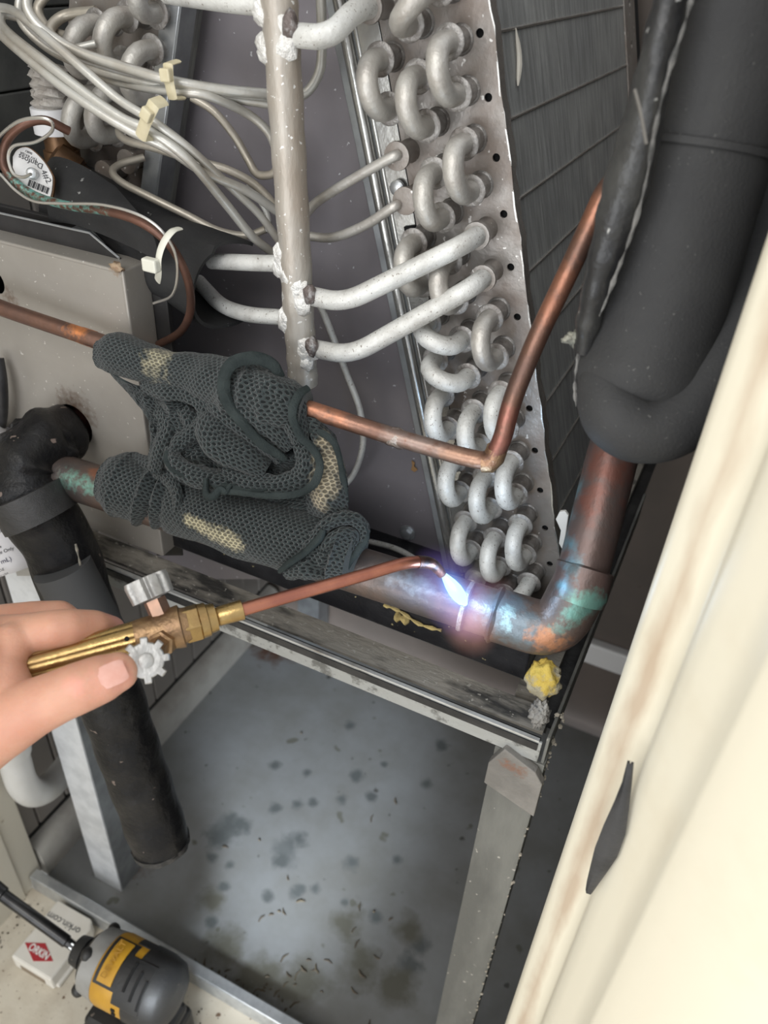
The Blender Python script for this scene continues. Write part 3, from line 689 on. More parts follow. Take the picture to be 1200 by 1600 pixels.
cb = thing('access_cover', 'flat grey-beige sheet metal access panel with round pipe holes, left behind the rag', 'panel', (-.42, .345, Z0))
m_panel = M('grey_beige_painted_panel', (.375, .35, .315), (.335, .31, .275), 14, .5, .25, .4, .15, 160, spots=[(PY(110, 648, .335), .016, (.17, .12, .09), 200), (PY(170, 425, .335), .006, (.30, .2, .12), 300), (PY(6, 470, .335), .008, (.2, .15, .12), 300)],
            speck=[(330, .705, (.62, .60, .56))])
Yc = .340
c1 = PY(193, 428, Yc); c2 = PY(250, 868, Yc); ztop = c1.z; zbot = Z0 + .0006
xr = (c1.x + c2.x) / 2
hcen = PY(116, 664, Yc); h2 = PY(-8, 440, Yc); h3 = PY(-6, 610, Yc)
mb = MB(); mb.plate(V((0, Yc, 0)), XR, ZUP, YB, [(xr - .30, zbot), (xr, zbot), (xr, ztop), (xr - .30, ztop)], [circ(hcen.x, hcen.z, .0155, 28), circ(h2.x, h2.z, .008, 20)], .0012)
mb.build('panel_face', m_panel, cb, bevel=.0)
MB().box((xr - .0013, Yc - .0002, zbot), (xr + .0016, Yc + .022, ztop + .001)).build('side_fold', m_panel, cb, bevel=.001)
MB().box((xr - .30, Yc - .0002, ztop - .001), (xr + .0016, Yc + .022, ztop + .0016)).build('top_fold', m_panel, cb, bevel=.001)
m_ins = M('dark_liner', (.018, .017, .017), (.03, .028, .028), 30, .5, 0, .6, .3, 150)
MB().box((xr - .30, Yc + .022, zbot), (xr + .012, Yc + .026, ztop + .014)).build('liner', m_ins, cb, bevel=.0006)
# angled dark shields above and beside the panel
g = [PY(x, y, Yc + .014) for x, y in [(-60, 318), (0, 333), (140, 364), (187, 404), (190, 425), (-60, 372)]]
mb = MB(); mb.plate(V((0, Yc + .014, 0)), XR, ZUP, YB, [(p.x, p.z) for p in g], [], .0012)
mb.build('top_shield', m_ins, cb)
edge = [PY(x, y, Yc + .0135) for x, y in [(-60, 318), (0, 333), (140, 364), (186, 403), (187, 415)]]
MB().tube(edge, .0007, 6).build('shield_edge', m_galv, cb)
g = [PY(x, y, Yc + .022) for x, y in [(193, 408), (225, 440), (240, 540), (262, 700), (285, 868), (245, 868), (200, 480)]]
mb = MB(); mb.plate(V((0, Yc + .022, 0)), XR, ZUP, YB, [(p.x, p.z) for p in g], [], .0012); mb.build('side_shield', m_ins, cb)
MB().tube([PY(228, 455, Yc + .021), PY(236, 500, Yc + .021), PY(240, 538, Yc + .021)], .0006, 6).build('shield_edge', m_galv, cb)
MB().box((xr - .3, Yc + .03, zbot), (xr + .01, Yc + .06, zbot + .01)).build('base_strip', m_blackmetal, cb)
# ragged broken corner
q = blob(PY(183, 418, Yc - .001), .0035, 4, .6, 2.5, (1.3, .6, .8), 2); q.build('torn_corner', M('torn_rusty_corner', (.45, .33, .22), (.22, .13, .08), 200, .5, 0, .8, 1, 500), cb)
# crumpled foil scrap behind the panel
q = [PY(x, y, Yc + .02) for x, y in [(112, 356), (122, 351), (140, 357), (163, 382), (150, 380), (130, 364)]]
mb = MB(); mb.plate(V((0, Yc + .02, 0)), XR, ZUP, YB, [(p.x, p.z) for p in q], [], .001); tag(mb.build('foil_scrap', m_galv), 'small curled foil scrap sticking up behind the beige panel', 'foil')

# ================================================================ expansion valve at the upper left
m_bronze = M('brown_brass_body', (.20, .11, .055), (.12, .07, .04), 50, .5, .7, .4, .2, 200)
tv = thing('expansion_valve', 'brown brass valve with a white banded neck, upper left behind the label disc', 'valve', PY(105, 270, .40))
MB().rod(PY(98, 245, .40), PY(88, 190, .40) - PY(98, 245, .40), [(-.012, .006), (-.010, .013), (-.004, .0135), (-.003, .011), (.004, .011), (.0045, .0095), (.014, .0095)], 6 * 4).build('valve_body', m_bronze, tv)
MB().rod(PY(110, 262, .395), PY(140, 285, .40) - PY(110, 262, .395), [(-.012, .006), (-.01, .0095), (.004, .0095), (.005, .007), (.016, .007)], 24).build('valve_port', m_bronze, tv)
MB().rod(PY(90, 208, .398), PY(82, 165, .398) - PY(90, 208, .398), [(0, .0128), (.0002, .0134), (.0145, .0134), (.0147, .0128)], 28).build('white_band', M('white_plastic_band', (.72, .72, .73), None, rough=.4), tv)
pts = [lerp(PY(84, 178, .398), PY(78, 105, .398), i / 14) for i in range(15)]
MB().tube(pts, [.011] * 15, 24, fn=lambda L, a_, r, i: r + .0016 * math.sin(i * 2.2 + 2 * math.sin(a_ * 2)) + .001 * math.sin(a_ * 5 + i)).build('crumpled_tape', M('clear_crumpled_tape', (.50, .47, .43), (.33, .30, .27), 90, .5, 0, .25, 1, 300), tv)
# capillary and wire of the valve bulb
m_cuold = M('dark_copper_line_with_verdigris', (.17, .085, .06), (.11, .06, .045), 50, .5, .6, .45, .2, 300,
            spots=[(PY(x, y, .338), .0062, (.22, .58, .51), 330) for x, y in ((28, 288), (40, 298), (55, 305), (70, 312), (85, 316), (100, 320), (115, 323), (130, 326), (145, 328), (160, 330), (172, 332))])
bl = thing('sensing_line', 'dark copper sensing line with green verdigris curving down past the label disc', 'tube', PY(20, 285, .34))
MB().tube(cr([PY(*q) for q in ((108, 205, .36), (70, 188, .35), (35, 196, .342), (10, 222, .338), (6, 258, .336), (28, 288, .335), (60, 308, .335), (110, 322, .335), (165, 330, .334), (215, 345, .334), (258, 375, .336), (285, 415, .34), (297, 455, .345), (296, 492, .35), (280, 520, .355), (248, 538, .36))], 8), .0024, 12).build('tube', m_cuold, bl)
wr = thing('steel_wire', 'thin bright steel wire looped beside the copper sensing line', 'wire', PY(10, 250, .33))
m_wire = M('bright_wire', (.62, .60, .56), None, metal=.8, rough=.3)
MB().tube(cr([PY(*q) for q in ((-15, 232, .335), (0, 212, .332), (28, 190, .330), (60, 184, .330), (80, 190, .332), (80, 206, .334), (55, 222, .334), (22, 228, .333), (13, 245, .332), (20, 270, .331), (35, 277, .331), (48, 272, .330))], 8), .0009, 8).build('wire', m_wire, wr)
MB().tube(cr([PY(*q) for q in ((-15, 262, .335), (0, 272, .333), (25, 298, .331), (55, 315, .330), (100, 318, .330), (160, 320, .329), (215, 335, .329), (250, 358, .331), (272, 392, .335), (277, 430, .338), (268, 462, .34), (240, 474, .345))], 8), .0008, 8).build('wire', m_wire, wr)
# label disc on a valve head
dc = PY(50, 266, .345); nd = (CAM - dc).normalized(); nd = (nd + V((-.25, 0, .1))).normalized()
ex = (PY(90, 300, .345) - dc); ex = (ex - nd * ex.dot(nd)).normalized(); ey = nd.cross(ex)
ld = thing('label_disc', 'white round product label with barcode on a metal valve head, upper left', 'label', dc)
m_wh = M('white_paper', (.72, .71, .70), None, rough=.5)
# disc outline: long oval cut flat on the right, traced around its own plane
def on_disc(x, y):
    r = ray(x, y); t = (dc - CAM).dot(nd) / r.dot(nd); p = CAM + r * t - dc; return (p.dot(ex), p.dot(ey))
outl = [on_disc(x, y) for x, y in [(20, 245), (27, 234), (40, 230), (52, 236), (68, 252), (78, 268), (82, 280), (79, 305), (72, 307), (45, 298), (30, 282), (20, 262)]]
outl = [(p.x, p.y) for p in cr([V((a_, b__, 0)) for a_, b__ in outl], 3)]
MB().plate(dc, ex, ey, -nd, outl, [], .002).build('disc', m_wh, ld)
MB().plate(dc - nd * .0021, ex, ey, -nd, [(a_ * 1.06, b__ * 1.06) for a_, b__ in outl], [], .004).build('disc_body', m_bronze, ld)
x0, y0 = on_disc(52, 272)
MB().rod(dc + ex * x0 + ey * y0, nd, [(0, .0032), (.004, .0030), (.0048, .002)], 20).build('stem_nub', m_galv, ld)
m_ink = M('black_ink', (.03, .03, .035), None, rough=.6)
def text_mesh(body, size, o, exx, eyy, mat, parent, name='lettering', ext=.00008, bold=0):
    cu = bpy.data.curves.new('t', 'FONT'); cu.body = body; cu.size = size; cu.align_x = 'CENTER'; cu.align_y = 'CENTER'; cu.extrude = 0; cu.offset = bold
    to = bpy.data.objects.new('t', cu); COL.objects.link(to); bpy.context.view_layer.update()
    me = bpy.data.meshes.new_from_object(to.evaluated_get(bpy.context.evaluated_depsgraph_get()))
    bpy.data.objects.remove(to); nz = exx.cross(eyy)
    vs = [V(o) + exx * v.co.x + eyy * v.co.y for v in me.vertices]; fs = [list(p.vertices) for p in me.polygons]
    n = len(vs); mb = MB(); mb.add([p + nz * ext for p in vs] + vs, fs + [[n + k for k in reversed(f)] for f in fs], None, False)
    bpy.data.meshes.remove(me)
    return mb.build(name, mat, parent)
def dpt(x, y): a_, b__ = on_disc(x, y); return dc + ex * a_ + ey * b__ + nd * .0002
tx = (dpt(35, 244) - dpt(62, 256)).normalized(); ty = nd.cross(tx)
text_mesh('Danfoss', .0042, dpt(48, 252), tx, ty, m_ink, ld)
text_mesh('TXV R410A', .0019, dpt(45, 244), tx, ty, m_ink, ld); text_mesh('068U', .0017, dpt(45, 238), tx, ty, m_ink, ld)
text_mesh('4#2', .0045, dpt(72, 276), (dpt(66, 270) - dpt(76, 290)).normalized() * -1, nd.cross((dpt(66, 270) - dpt(76, 290)).normalized() * -1), m_ink, ld)
bx, by = (dpt(70, 302) - dpt(42, 290)).normalized(), None; by = nd.cross(bx)
mb = MB()
for i in range(14):
    wv = .00035 if i % 3 else .0007; c = dpt(43, 290) + bx * (i * .00083)
    mb.box((0, 0, 0), (wv, .0036, .0001), (bx, by, nd), c)
mb.build('barcode', m_ink, ld)
# big white tie on the foam sleeve
bt = thing('cable_tie', 'large white cable tie around the wire on the black foam sleeve', 'cable tie', PY(250, 400, .325))
MB().tube(cr([PY(*q) for q in ((280, 357, .335), (268, 362, .328), (255, 380, .323), (248, 402, .321), (248, 425, .323), (246, 438, .33))], 6), .0024, 8, squash=(1, .35), up=XR).build('strap', m_tiew, bt)
MB().box((-.0045, -.006, -.0035), (.0045, -.001, .0035), (XR, YB, ZUP), PY(243, 411, .322)).build('tie_head', m_tiew, bt, bevel=.001)

# ================================================================ copper lines
def cuspots(L, col, r, sf=200): return [(P(x, y, t), r, col, sf) for x, y, t in L]
m_liq = M('worn_copper_line', (.24, .13, .092), (.165, .10, .08), 40, .5, .8, .36, .3, 280, rough2=.5,
          spots=cuspots([(130, 523, .47), (118, 518, .47)], (.75, .29, .11), .006) + cuspots([(150, 532, .465), (160, 536, .465)], (.22, .13, .10), .006) + cuspots([(620, 685, .425), (635, 690, .425), (690, 705, .42), (655, 697, .42)], (.27, .20, .17), .011)
          + cuspots([(705, 712, .41), (740, 722, .41)], (.33, .20, .14), .008) + cuspots([(500, 640, .43), (530, 650, .43)], (.44, .20, .12), .008) + cuspots([(780, 690, .40), (790, 650, .395)], (.30, .13, .10), .009) + cuspots([(860, 480, .365), (880, 440, .36), (930, 330, .345)], (.34, .16, .105), .010))
ll = thing('copper_pipe', 'thin copper liquid line crossing the picture, bent up sharply at the coil', 'pipe', P(620, 680, .43))
pts = [P(-60, 455, .49), P(0, 481, .482), P(160, 535, .467), P(470, 635, .433), P(620, 684, .424), P(725, 714, .415), P(765, 722, .410), P(784, 690, .402), P(800, 625, .393), P(838, 530, .378), P(900, 400, .358), P(948, 294, .342), P(985, 262, .330)]
MB().tube(fillet(pts, .012), .0048, 20).build('line', m_liq, ll)
mb = MB().tube([P(755, 722, .4115), P(764, 723, .4105), P(772, 714, .4085), P(777, 700, .4055)], [.0055, .0056, .0057, .0055], 20); mb.build('elbow_fitting', M('tarnished_fitting', (.30, .17, .11), (.38, .25, .14), 120, .5, .8, .35, .7, 300), ll)
MB().tube([P(606, 680, .4255), P(612, 682, .425), P(620, 684, .4245), P(628, 687, .424), P(634, 689, .4238)], [.0046, .0052, .0055, .0053, .0046], 20, fn=lambda L, a_, r, i: r + .0004 * math.sin(a_ * 3 + i * 2)).build('braze_bead', M('grey_braze_bead', (.42, .37, .34), (.25, .18, .15), 200, .5, .8, .3, 1, 400), ll)
MB().tube([P(128, 524, .4712), P(148, 531, .4692)], .0051, 20).build('bright_coupling', M('bright_copper', (.72, .27, .10), (.50, .19, .08), 60, .55, .9, .3, .2, 300), ll)

BLU = (.19, .25, .30)
m_suc = M('heat_blackened_copper_with_patina', (.115, .10, .095), (.17, .12, .10), 38, .5, .65, .42, .5, 200,
          spots=cuspots([(120, 750, .49), (100, 748, .495), (140, 762, .49)], (.17, .33, .275), .010, 260) + cuspots([(570, 870, .44), (555, 890, .44), (575, 895, .44)], (.17, .36, .30), .004, 260) + cuspots([(150, 735, .5)], (.30, .14, .09), .006, 150)
          + cuspots([(660, 915, .437), (640, 905, .437), (620, 895, .44)], (.22, .24, .27), .010, 150)
          + cuspots([(800, 950, .432), (770, 940, .434), (815, 985, .43), (790, 970, .43)], (.15, .18, .20), .012, 160) + cuspots([(795, 955, .43), (792, 975, .43)], (.33, .50, .54), .004, 330)
          + cuspots([(858, 1010, .42), (846, 1003, .42), (880, 1020, .42)], (.42, .20, .11), .0085, 240)
          + cuspots([(897, 962, .415), (872, 985, .415), (915, 955, .415)], (.15, .30, .26), .007, 200) + cuspots([(830, 975, .415)], (.45, .22, .12), .004, 260))
m_sucv = M('mottled_copper_riser', (.155, .10, .088), (.105, .09, .085), 30, .5, .55, .42, .4, 160, stretch=(1, 1, .5),
           spots=cuspots([(955, 745, .42), (940, 720, .42), (930, 790, .42)], (.18, .078, .06), .012, 110) + cuspots([(897, 880, .42), (888, 920, .42), (896, 850, .425), (905, 810, .43), (914, 770, .43)], (.13, .215, .245), .007, 130)
           + cuspots([(915, 945, .415), (900, 950, .415), (930, 950, .415), (865, 980, .415), (868, 1000, .413)], (.17, .34, .29), .009, 170) + cuspots([(940, 860, .42), (950, 820, .42)], (.13, .09, .08), .012, 200))
sp = thing('copper_pipe', 'thick heat-stained copper suction pipe with green patina, touched by the torch flame', 'pipe', P(600, 900, .45))
RP = .0138
pA, pB, pC = P(36, 723, .526), P(868, 990, .436), P(980, 660, .452)
jointL = lerp(pA, pB, .80)
MB().tube([pA, lerp(pA, pB, .4), jointL, lerp(pA, pB, .93)], RP, 36).build('horizontal_run', m_suc, sp)
up = (pC - pB).normalized()
top = V((pB.x + .0, pB.y + .004, pB.z + .34))
vert_top = P(1085, 300, .36)
c0 = lerp(pA, pB, .90); c1_ = pB + (P(925, 850, .428) - pB) * .30
MB().tube(fillet([c0, pB, P(912, 905, .428)], .026, 12), RP * 1.10, 36).build('elbow', m_suc, sp)
dirH = (pB - pA).normalized()
MB().tube([lerp(pA, pB, .905) - dirH * .002, lerp(pA, pB, .905), lerp(pA, pB, .905) + dirH * .002], [RP * 1.08, RP * 1.2, RP * 1.08], 36, fn=lambda L, a_, r, i: r + .0005 * math.sin(a_ * 5 + i)).build('joint_bead', m_suc, sp)
riser = [P(901, 930, .4285), P(905, 915, .428), P(930, 820, .428), P(955, 720, .428), P(990, 600, .425), P(1020, 500, .42)]
MB().tube(riser, [RP * .99] * 6, 36).build('riser', m_sucv, sp)
MB().tube([P(900, 938, .4285), P(904, 926, .428), P(910, 905, .428), P(915, 888, .428), P(916, 885, .428)], [RP * 1.08, RP * 1.11, RP * 1.11, RP * 1.12, RP * 1.0], 36, fn=lambda L, a_, r, i: r + .0004 * math.sin(a_ * 4 + i * 2)).build('coupling', m_sucv, sp)
# crack-like braze seam ring where the flame plays
ringc = P(728, 948, .4395)
MB().tube([ringc - dirH * .0012, ringc, ringc + dirH * .0012], [RP * 1.0, RP * 1.035, RP * 1.0], 36, fn=lambda L, a_, r, i: r + .0004 * math.sin(a_ * 7)).build('braze_ring', M('hot_braze_ring', (.5, .52, .56), (.3, .3, .33), 150, .5, .6, .3, .8, 400), sp)
# white clip beside the riser
mb = MB(); g = [PY(x, y, .405) for x, y in [(868, 812), (874, 800), (883, 799), (888, 806), (884, 835), (880, 862), (873, 850), (876, 830)]]
mb.plate(V((0, .405, 0)), XR, ZUP, YB, [(p.x, p.z) for p in g], [], .0025)
tag(mb.build('plastic_clip', M('white_plastic', (.72, .71, .68), None, rough=.5), bevel=.0006), 'white plastic clip between the coil plate and the copper riser', 'clip')
# foam stub on the corner
m_yel = M('yellow_expanding_foam', (.50, .36, .07), (.30, .27, .19), 70, .50, 0, .85, 1, 500, sharp=.05)
q = blob(P(849, 1062, .445), .0105, 5, .22, 2.4, (.9, .7, 1.25), 4); tag(q.build('foam_plug', m_yel), 'lump of yellow foam under the copper elbow at the stand corner', 'foam')
q = blob(P(843, 1116, .455), .0070, 8, .5, 2.6, (.7, .5, 1.6), 4); tag(q.build('sealant_lump', M('grey_crusty_sealant', (.30, .29, .27), (.16, .15, .14), 120, .5, 0, .8, 1.5, 500)), 'crusty grey sealant lump below the yellow foam', 'sealant')
# cabinet side edge behind riser
m_gp = M('olive_grey_panel', (.16, .155, .14), (.12, .12, .11), 20, .5, .1, .5, .2, 100)
cs2 = thing('unit_casing', 'narrow olive-grey casing sheet with a black strip for the dark gap beside it, behind the copper riser', 'casing', (-.02, .45, Z0))
pt, pb = PY(988, 728, .47), PY(938, 980, .47)
MB().box((pt.x - .014, .432, Z0), (pt.x + .0015, .452, Z0 + .40)).build('side_panel', m_gp, cs2)
MB().box((pt.x + .0016, .434, Z0 - .03), (pt.x + .0045, .446, Z0 + .40)).build('painted_gap', m_void, cs2)  # black strip stands in for the dark gap beside the casing

# ================================================================ black foam insulation on the right
m_arma = M('black_closed_cell_foam', (.034, .034, .035), (.046, .046, .046), 14, .5, 0, .62, .35, 700, spec=.3, speck=[(620, .71, (.10, .10, .095))])
af = thing('pipe_insulation', 'fat black foam pipe insulation bent in a U around the copper riser, right side', 'insulation', P(1000, 650, .37))
pts = cr([P(1200, -190, .285), P(1150, 0, .297), P(1108, 170, .312), P(1068, 330, .330), P(1036, 450, .343), P(1012, 530, .350), P(996, 585, .352), P(985, 630, .353), P(980, 655, .353)], 7)
rr = [lerp(.0292, .0280, min(i / 40, 1)) if i < 42 else lerp(.0280, .0120, ((i - 42) / (len(pts) - 43)) ** 1.8) for i in range(len(pts))]
MB().tube(pts, rr, 48, fn=lambda L, a_, r, i: r + .0004 * noise.noise(V((L * 40, math.cos(a_) * 2, math.sin(a_) * 2)))).build('straight_sleeve', m_arma, af)
pts2 = cr([P(955, 560, .350), P(948, 610, .345), P(962, 650, .341), P(1000, 672, .340), P(1050, 660, .341), P(1095, 610, .344), P(1140, 530, .350), P(1185, 430, .356), P(1240, 310, .362), P(1300, 190, .366)], 7)
MB().tube(pts2, [lerp(.0110, .0142, min(i / 14, 1)) if i < 22 else lerp(.0142, .0185, min((i - 22) / 26, 1)) for i in range(len(pts2))], 40).build('bent_sleeve', m_arma, af)
mc = pts[18]
MB().tube([P(1092, 225, .3175), P(1089, 236, .3185)], .0296, 48).build('butt_seam', m_arma, af)
# slit sleeve of the thin line
m_shine = M('shiny_black_tape', (.020, .020, .021), (.05, .05, .048), 35, .55, 0, .33, .8, 160, speck=[(200, .72, (.4, .4, .38))])
s2 = thing('pipe_sleeve', 'split shiny black sleeve around the thin copper line, left of the fat insulation', 'insulation', P(960, 330, .34))
pts = cr([P(1085, -120, .262), P(1048, 0, .270), P(1022, 110, .279), P(1002, 200, .289), P(975, 300, .302), P(950, 395, .316), P(925, 480, .331), P(911, 545, .345)], 7)
MB().tube(pts, [lerp(.0058, .0076, min(i / 25, 1)) if i < 30 else lerp(.0076, .0045, (i - 30) / (len(pts) - 30)) for i in range(len(pts))], 28, fn=lambda L, a_, r, i: r * (1 + .05 * math.sin(L * 420) + .09 * math.sin(a_ * 2 + L * 60)) + .0006 * noise.noise(V((L * 150, a_, 2)))).build('sleeve', m_shine, s2)
sl = cr([P(1088, -40, .258), P(1072, 30, .262), P(1046, 110, .268), P(1024, 200, .278), P(1008, 290, .290), P(985, 370, .302), P(962, 430, .314), P(938, 490, .328), P(912, 530, .345), P(903, 560, .348), P(898, 600, .35), P(900, 635, .352)], 6)
MB().tube(sl, [.00065 * (1 + .5 * math.sin(i * 1.9) + .45 * math.sin(i * .73)) for i in range(len(sl))], 6).build('glue_seam', M('grey_glue_line', (.20, .195, .185), (.07, .07, .068), 130, .5, 0, .7, 1, 500), s2)
MB().tube(cr([P(992, 140, .272), P(1001, 175, .272), P(1010, 225, .274)], 5), .0006, 6).build('tape_edge', M('tape_edge_grey', (.15, .14, .125), None), s2)
q = blob(P(903, 530, .343), .0035, 3, .8, 3, (1.4, .6, 1), 3); tag(q.build('debris_fluff', M('pale_fluff', (.42, .41, .34), (.2, .2, .17), 200, .5, 0, .9, 1, 600)), 'tuft of pale debris caught on the black insulation seam', 'debris')

# ================================================================ taped joint and downpipe on the left
m_tape = M('glossy_black_tape', (.009, .009, .010), (.022, .021, .020), 40, .55, 0, .36, 1.6, 85, spec=.22, speck=[(130, .71, (.18, .14, .12))])
tj = thing('taped_elbow', 'lumpy black-taped pipe joint in front of the beige panel', 'insulation', P(70, 720, .52))
def lump(c, r, seed, sq, rot=None):
    return blob(c, r, seed, .22, 2.2, sq, 4)
q = lump(P(66, 702, .525), .0205, 3, (1.2, .9, 1.15)); q.build('tape_wrap', m_tape, tj)
MB().tube(cr([P(104, 678, .545), P(84, 684, .53), P(56, 705, .517), P(38, 745, .512), P(56, 800, .512)], 6), [.0165, .018, .0185, .019, .0195, .020, .0205, .021, .0215, .022, .0225, .0225, .0225, .023, .023, .023, .023, .023, .0225, .022, .0215, .021, .0205, .020, .020], 30,
          fn=lambda L, a_, r, i: r * (1 + .07 * math.sin(L * 330 + 2 * math.sin(a_)) + .06 * math.sin(a_ * 3 + L * 90))).build('tape_wrap', m_tape, tj)
m_matt = M('matt_black_tape', (.038, .038, .039), (.028, .028, .028), 60, .5, 0, .5, .4, 300, stretch=(1, 4, 4))
MB().tube([P(40, 770, .503), P(64, 812, .508)], .0238, 30, fn=lambda L, a_, r, i: r * (1 + .03 * math.sin(a_ * 3))).build('tape_band', m_matt, tj)
MB().tube([PY(128, 655, .36), PY(84, 694, .312)], .0115, 24).build('copper_stub', M('red_brown_copper', (.22, .07, .05), (.1, .05, .04), 90, .5, .5, .5), tj)
dp = thing('insulated_downpipe', 'black taped insulated pipe hanging down at the left, open and frayed at its lower end', 'pipe', P(250, 1320, .66))
pts = [P(52, 790, .512), P(92, 850, .527), P(118, 925, .543), P(150, 1020, .565), P(180, 1110, .588), P(207, 1190, .61), P(232, 1260, .63), P(252, 1318, .645)]
pp = cr(pts, 10)
def dfn(L, a_, r, i):
    k = r * (1 + .02 * math.sin(L * 160) + .025 * math.sin(a_ * 2 + 1) + .02 * noise.noise(V((L * 30, math.cos(a_) * 3, math.sin(a_) * 3))))
    return k
MB().tube(pp, [.0232] * len(pp), 40, fn=dfn, close=True).build('insulation', m_tape, dp)
m_fray = M('black_frayed_end', (.02, .02, .02), (.08, .075, .07), 90, .6, 0, .6, 1, 300)
MB().tube([pp[-1] - (pp[-1] - pp[-3]).normalized() * .002, pp[-1] + (pp[-1] - pp[-3]).normalized() * .003], [.0234, .0228], 40, fn=lambda L, a_, r, i: r + .0020 * noise.noise(V((math.cos(a_) * 6, math.sin(a_) * 6, 3)))).build('frayed_rim', m_fray, dp)
# grey smooth patch and seam
tl = [(p + (CAM - p).normalized() * .0225 + RT * -.006) for p in pp]
MB().tube([lerp(P(97, 886, .515), P(162, 1010, .542), i / 9) for i in range(10)], .0188, 26, squash=(1, 1)).build('grey_foam_patch', M('grey_smooth_foam', (.055, .056, .058), None, rough=.7), dp)
sm = cr([P(118, 850, .505), P(131, 905, .513), P(147, 955, .525), P(165, 1040, .545)], 6)
MB().tube(sm, [.0007 * (1 + .6 * math.sin(i * 2.2)) for i in range(len(sm))], 6).build('tape_seam', M('dusty_seam', (.30, .27, .22), (.1, .1, .09), 150), dp)
m_wrk = M('stretched_tape_wrinkle', (.09, .088, .085), (.03, .03, .03), 200, .5, 0, .35)
for k in range(34):
    t = .50 + .48 * k / 34; i = int(t * (len(pp) - 1)); p = pp[i]; d = (pp[min(i + 1, len(pp) - 1)] - pp[i - 1]).normalized(); tc = (CAM - p).normalized(); sd = d.cross(tc).normalized()
    c = p + tc * .0228 + sd * (.004 + rnd.gauss(0, .002)); l = rnd.uniform(.003, .007)
    if k % 2 == 0: MB().tube(cr([c - sd * l + d * rnd.gauss(0, .001), c + tc * .0006, c + sd * l * .9 - tc * .0012], 3), [.0001, .0004, .0006, .0007, .0006, .0004, .0001], 5).build('wrinkle', m_wrk, dp)

# ================================================================ bottle, drain pipe
m_bott = M('white_bottle_plastic', (.76, .75, .76), None, rough=.35)
bo = thing('bottle', 'white plastic bottle with small printed label, left edge behind the taped pipe', 'bottle', P(20, 890, .58))
bd_ = (P(-25, 740, .56) - P(30, 880, .58)).normalized(); b0 = P(18, 876, .585)
MB().rod(b0, bd_, [(-.004, .018), (-.0035, .024), (0, .0275), (.005, .029), (.09, .029), (.10, .026), (.11, .014), (.125, .013)], 36).build('body', m_bott, bo)
MB().rod(b0 + bd_ * .125, bd_, [(0, .0155), (.016, .015)], 24).build('cap', m_bott, bo)
MB().box((-.012, -.002, -.006), (.012, .008, .004), (RT, YB, ZUP), P(52, 888, .60)).build('hanging_tab', m_base, bo)
tc = (CAM - b0).normalized(); tc = (tc - bd_ * tc.dot(bd_)).normalized(); tx = -bd_.cross(tc)
if tx.dot(RT) < 0: tx = -tx
tyy = bd_ * 1.0
for s_, yo, sz, xo in (('Drip Drop GP', .033, .0042, 2), ('20006', .027, .0036, 0), ('Commercial use', .0225, .0028, 0), ('Profession Use Only', .0185, .0034, 2), ('(355 mL)', .012, .0046, 4), ('12 fl oz', .007, .0038, 0), ('Made in USA', .003, .002, 2)):
    text_mesh(s_, sz, b0 + bd_ * (yo - .004) + tc * .0292 + tx * (-.012 + xo * .001), tx, tyy, M('navy_print', (.03, .03, .08), None) if sz > .0043 else m_ink, bo)
m_pvc = M('white_pvc', (.62, .615, .59), (.55, .54, .50), 16, .5, 0, .35, .1, 60)
pv = thing('drain_pipe', 'white plastic drain pipe with a curved elbow against the left wall', 'pipe', PY(60, 1240, .30))
q_ = [PX(-10, 1100, -.47), PX(20, 1180, -.47), PX(40, 1232, -.472), PX(65, 1248, -.478), PX(95, 1222, -.49), PX(125, 1180, -.50), PX(160, 1130, -.505)]
pcr = cr([PX(0, 1120, -.485), PX(22, 1185, -.485), PX(34, 1222, -.486), PX(52, 1238, -.490), PX(78, 1228, -.496), PX(110, 1190, -.502), PX(145, 1140, -.508), PX(190, 1080, -.508)], 7)
MB().tube(pcr, .0142, 28).build('elbow', m_pvc, pv)
MB().tube([PX(-18, 1060, -.485), PX(0, 1120, -.485), PX(15, 1166, -.485), PX(19, 1176, -.485)], [.0175, .0175, .0175, .0172], 28).build('coupling', m_pvc, pv)
cpt = PX(30, 1212, -.486); tcc = (CAM - cpt).normalized(); ddn = (pcr[10] - pcr[4]).normalized(); tcc = (tcc - ddn * tcc.dot(ddn)).normalized()
text_mesh('ASTM D2466', .0058, PX(24, 1196, -.486) + tcc * .0144, -ddn, tcc.cross(-ddn), M('grey_emboss', (.36, .35, .34), None), pv)

# thin dark cable at far left
tag(MB().tube(cr([PY(-4, 560, .332), PY(2, 600, .328), PY(2, 650, .328), PY(-8, 690, .33)], 6), .0042, 12).build('black_cable', m_rubber), 'short piece of black cable at the left edge in front of the beige panel', 'cable')

# ================================================================ THE WET RAG
rag = thing('wet_rag', 'wet dark-green waffle-weave rag with ivory stains wrapped around both copper pipes', 'cloth', P(350, 700, .44))
def nz(p, f=60): return noise.noise(p * f)
def wrap(pts, rad, seg=64, k=10, fold=None, name='wrap', mat=None, thick=False):
    c = cr(pts, k); n = len(c); rs = []
    for i in range(n):
        t = i / (n - 1) * (len(rad) - 1); j = min(int(t), len(rad) - 2); f = t - j; f = f * f * (3 - 2 * f); rs.append(lerp(rad[j], rad[j + 1], f))
    def fn(L, a_, r, i):
        q = V((L * 45, math.cos(a_) * 1.3, math.sin(a_) * 1.3))
        d = .0016 * noise.noise(q) + .0007 * noise.noise(q * 2.7)
        if fold: d += fold(L, a_, i / (n - 1))
        return max(r + d, .002)
    return MB().tube(c, rs, seg, fn=fn).build(name, mat or m_cloth, rag)
def upfold(L, a_, t):
    d = 0
    for (c, w_, h) in ((.62, .012, .0022), (.70, .010, .0026), (.80, .012, .002)): d += h * math.exp(-((t - c - .03 * math.sin(a_)) / (w_ * 1.6)) ** 2)
    return d
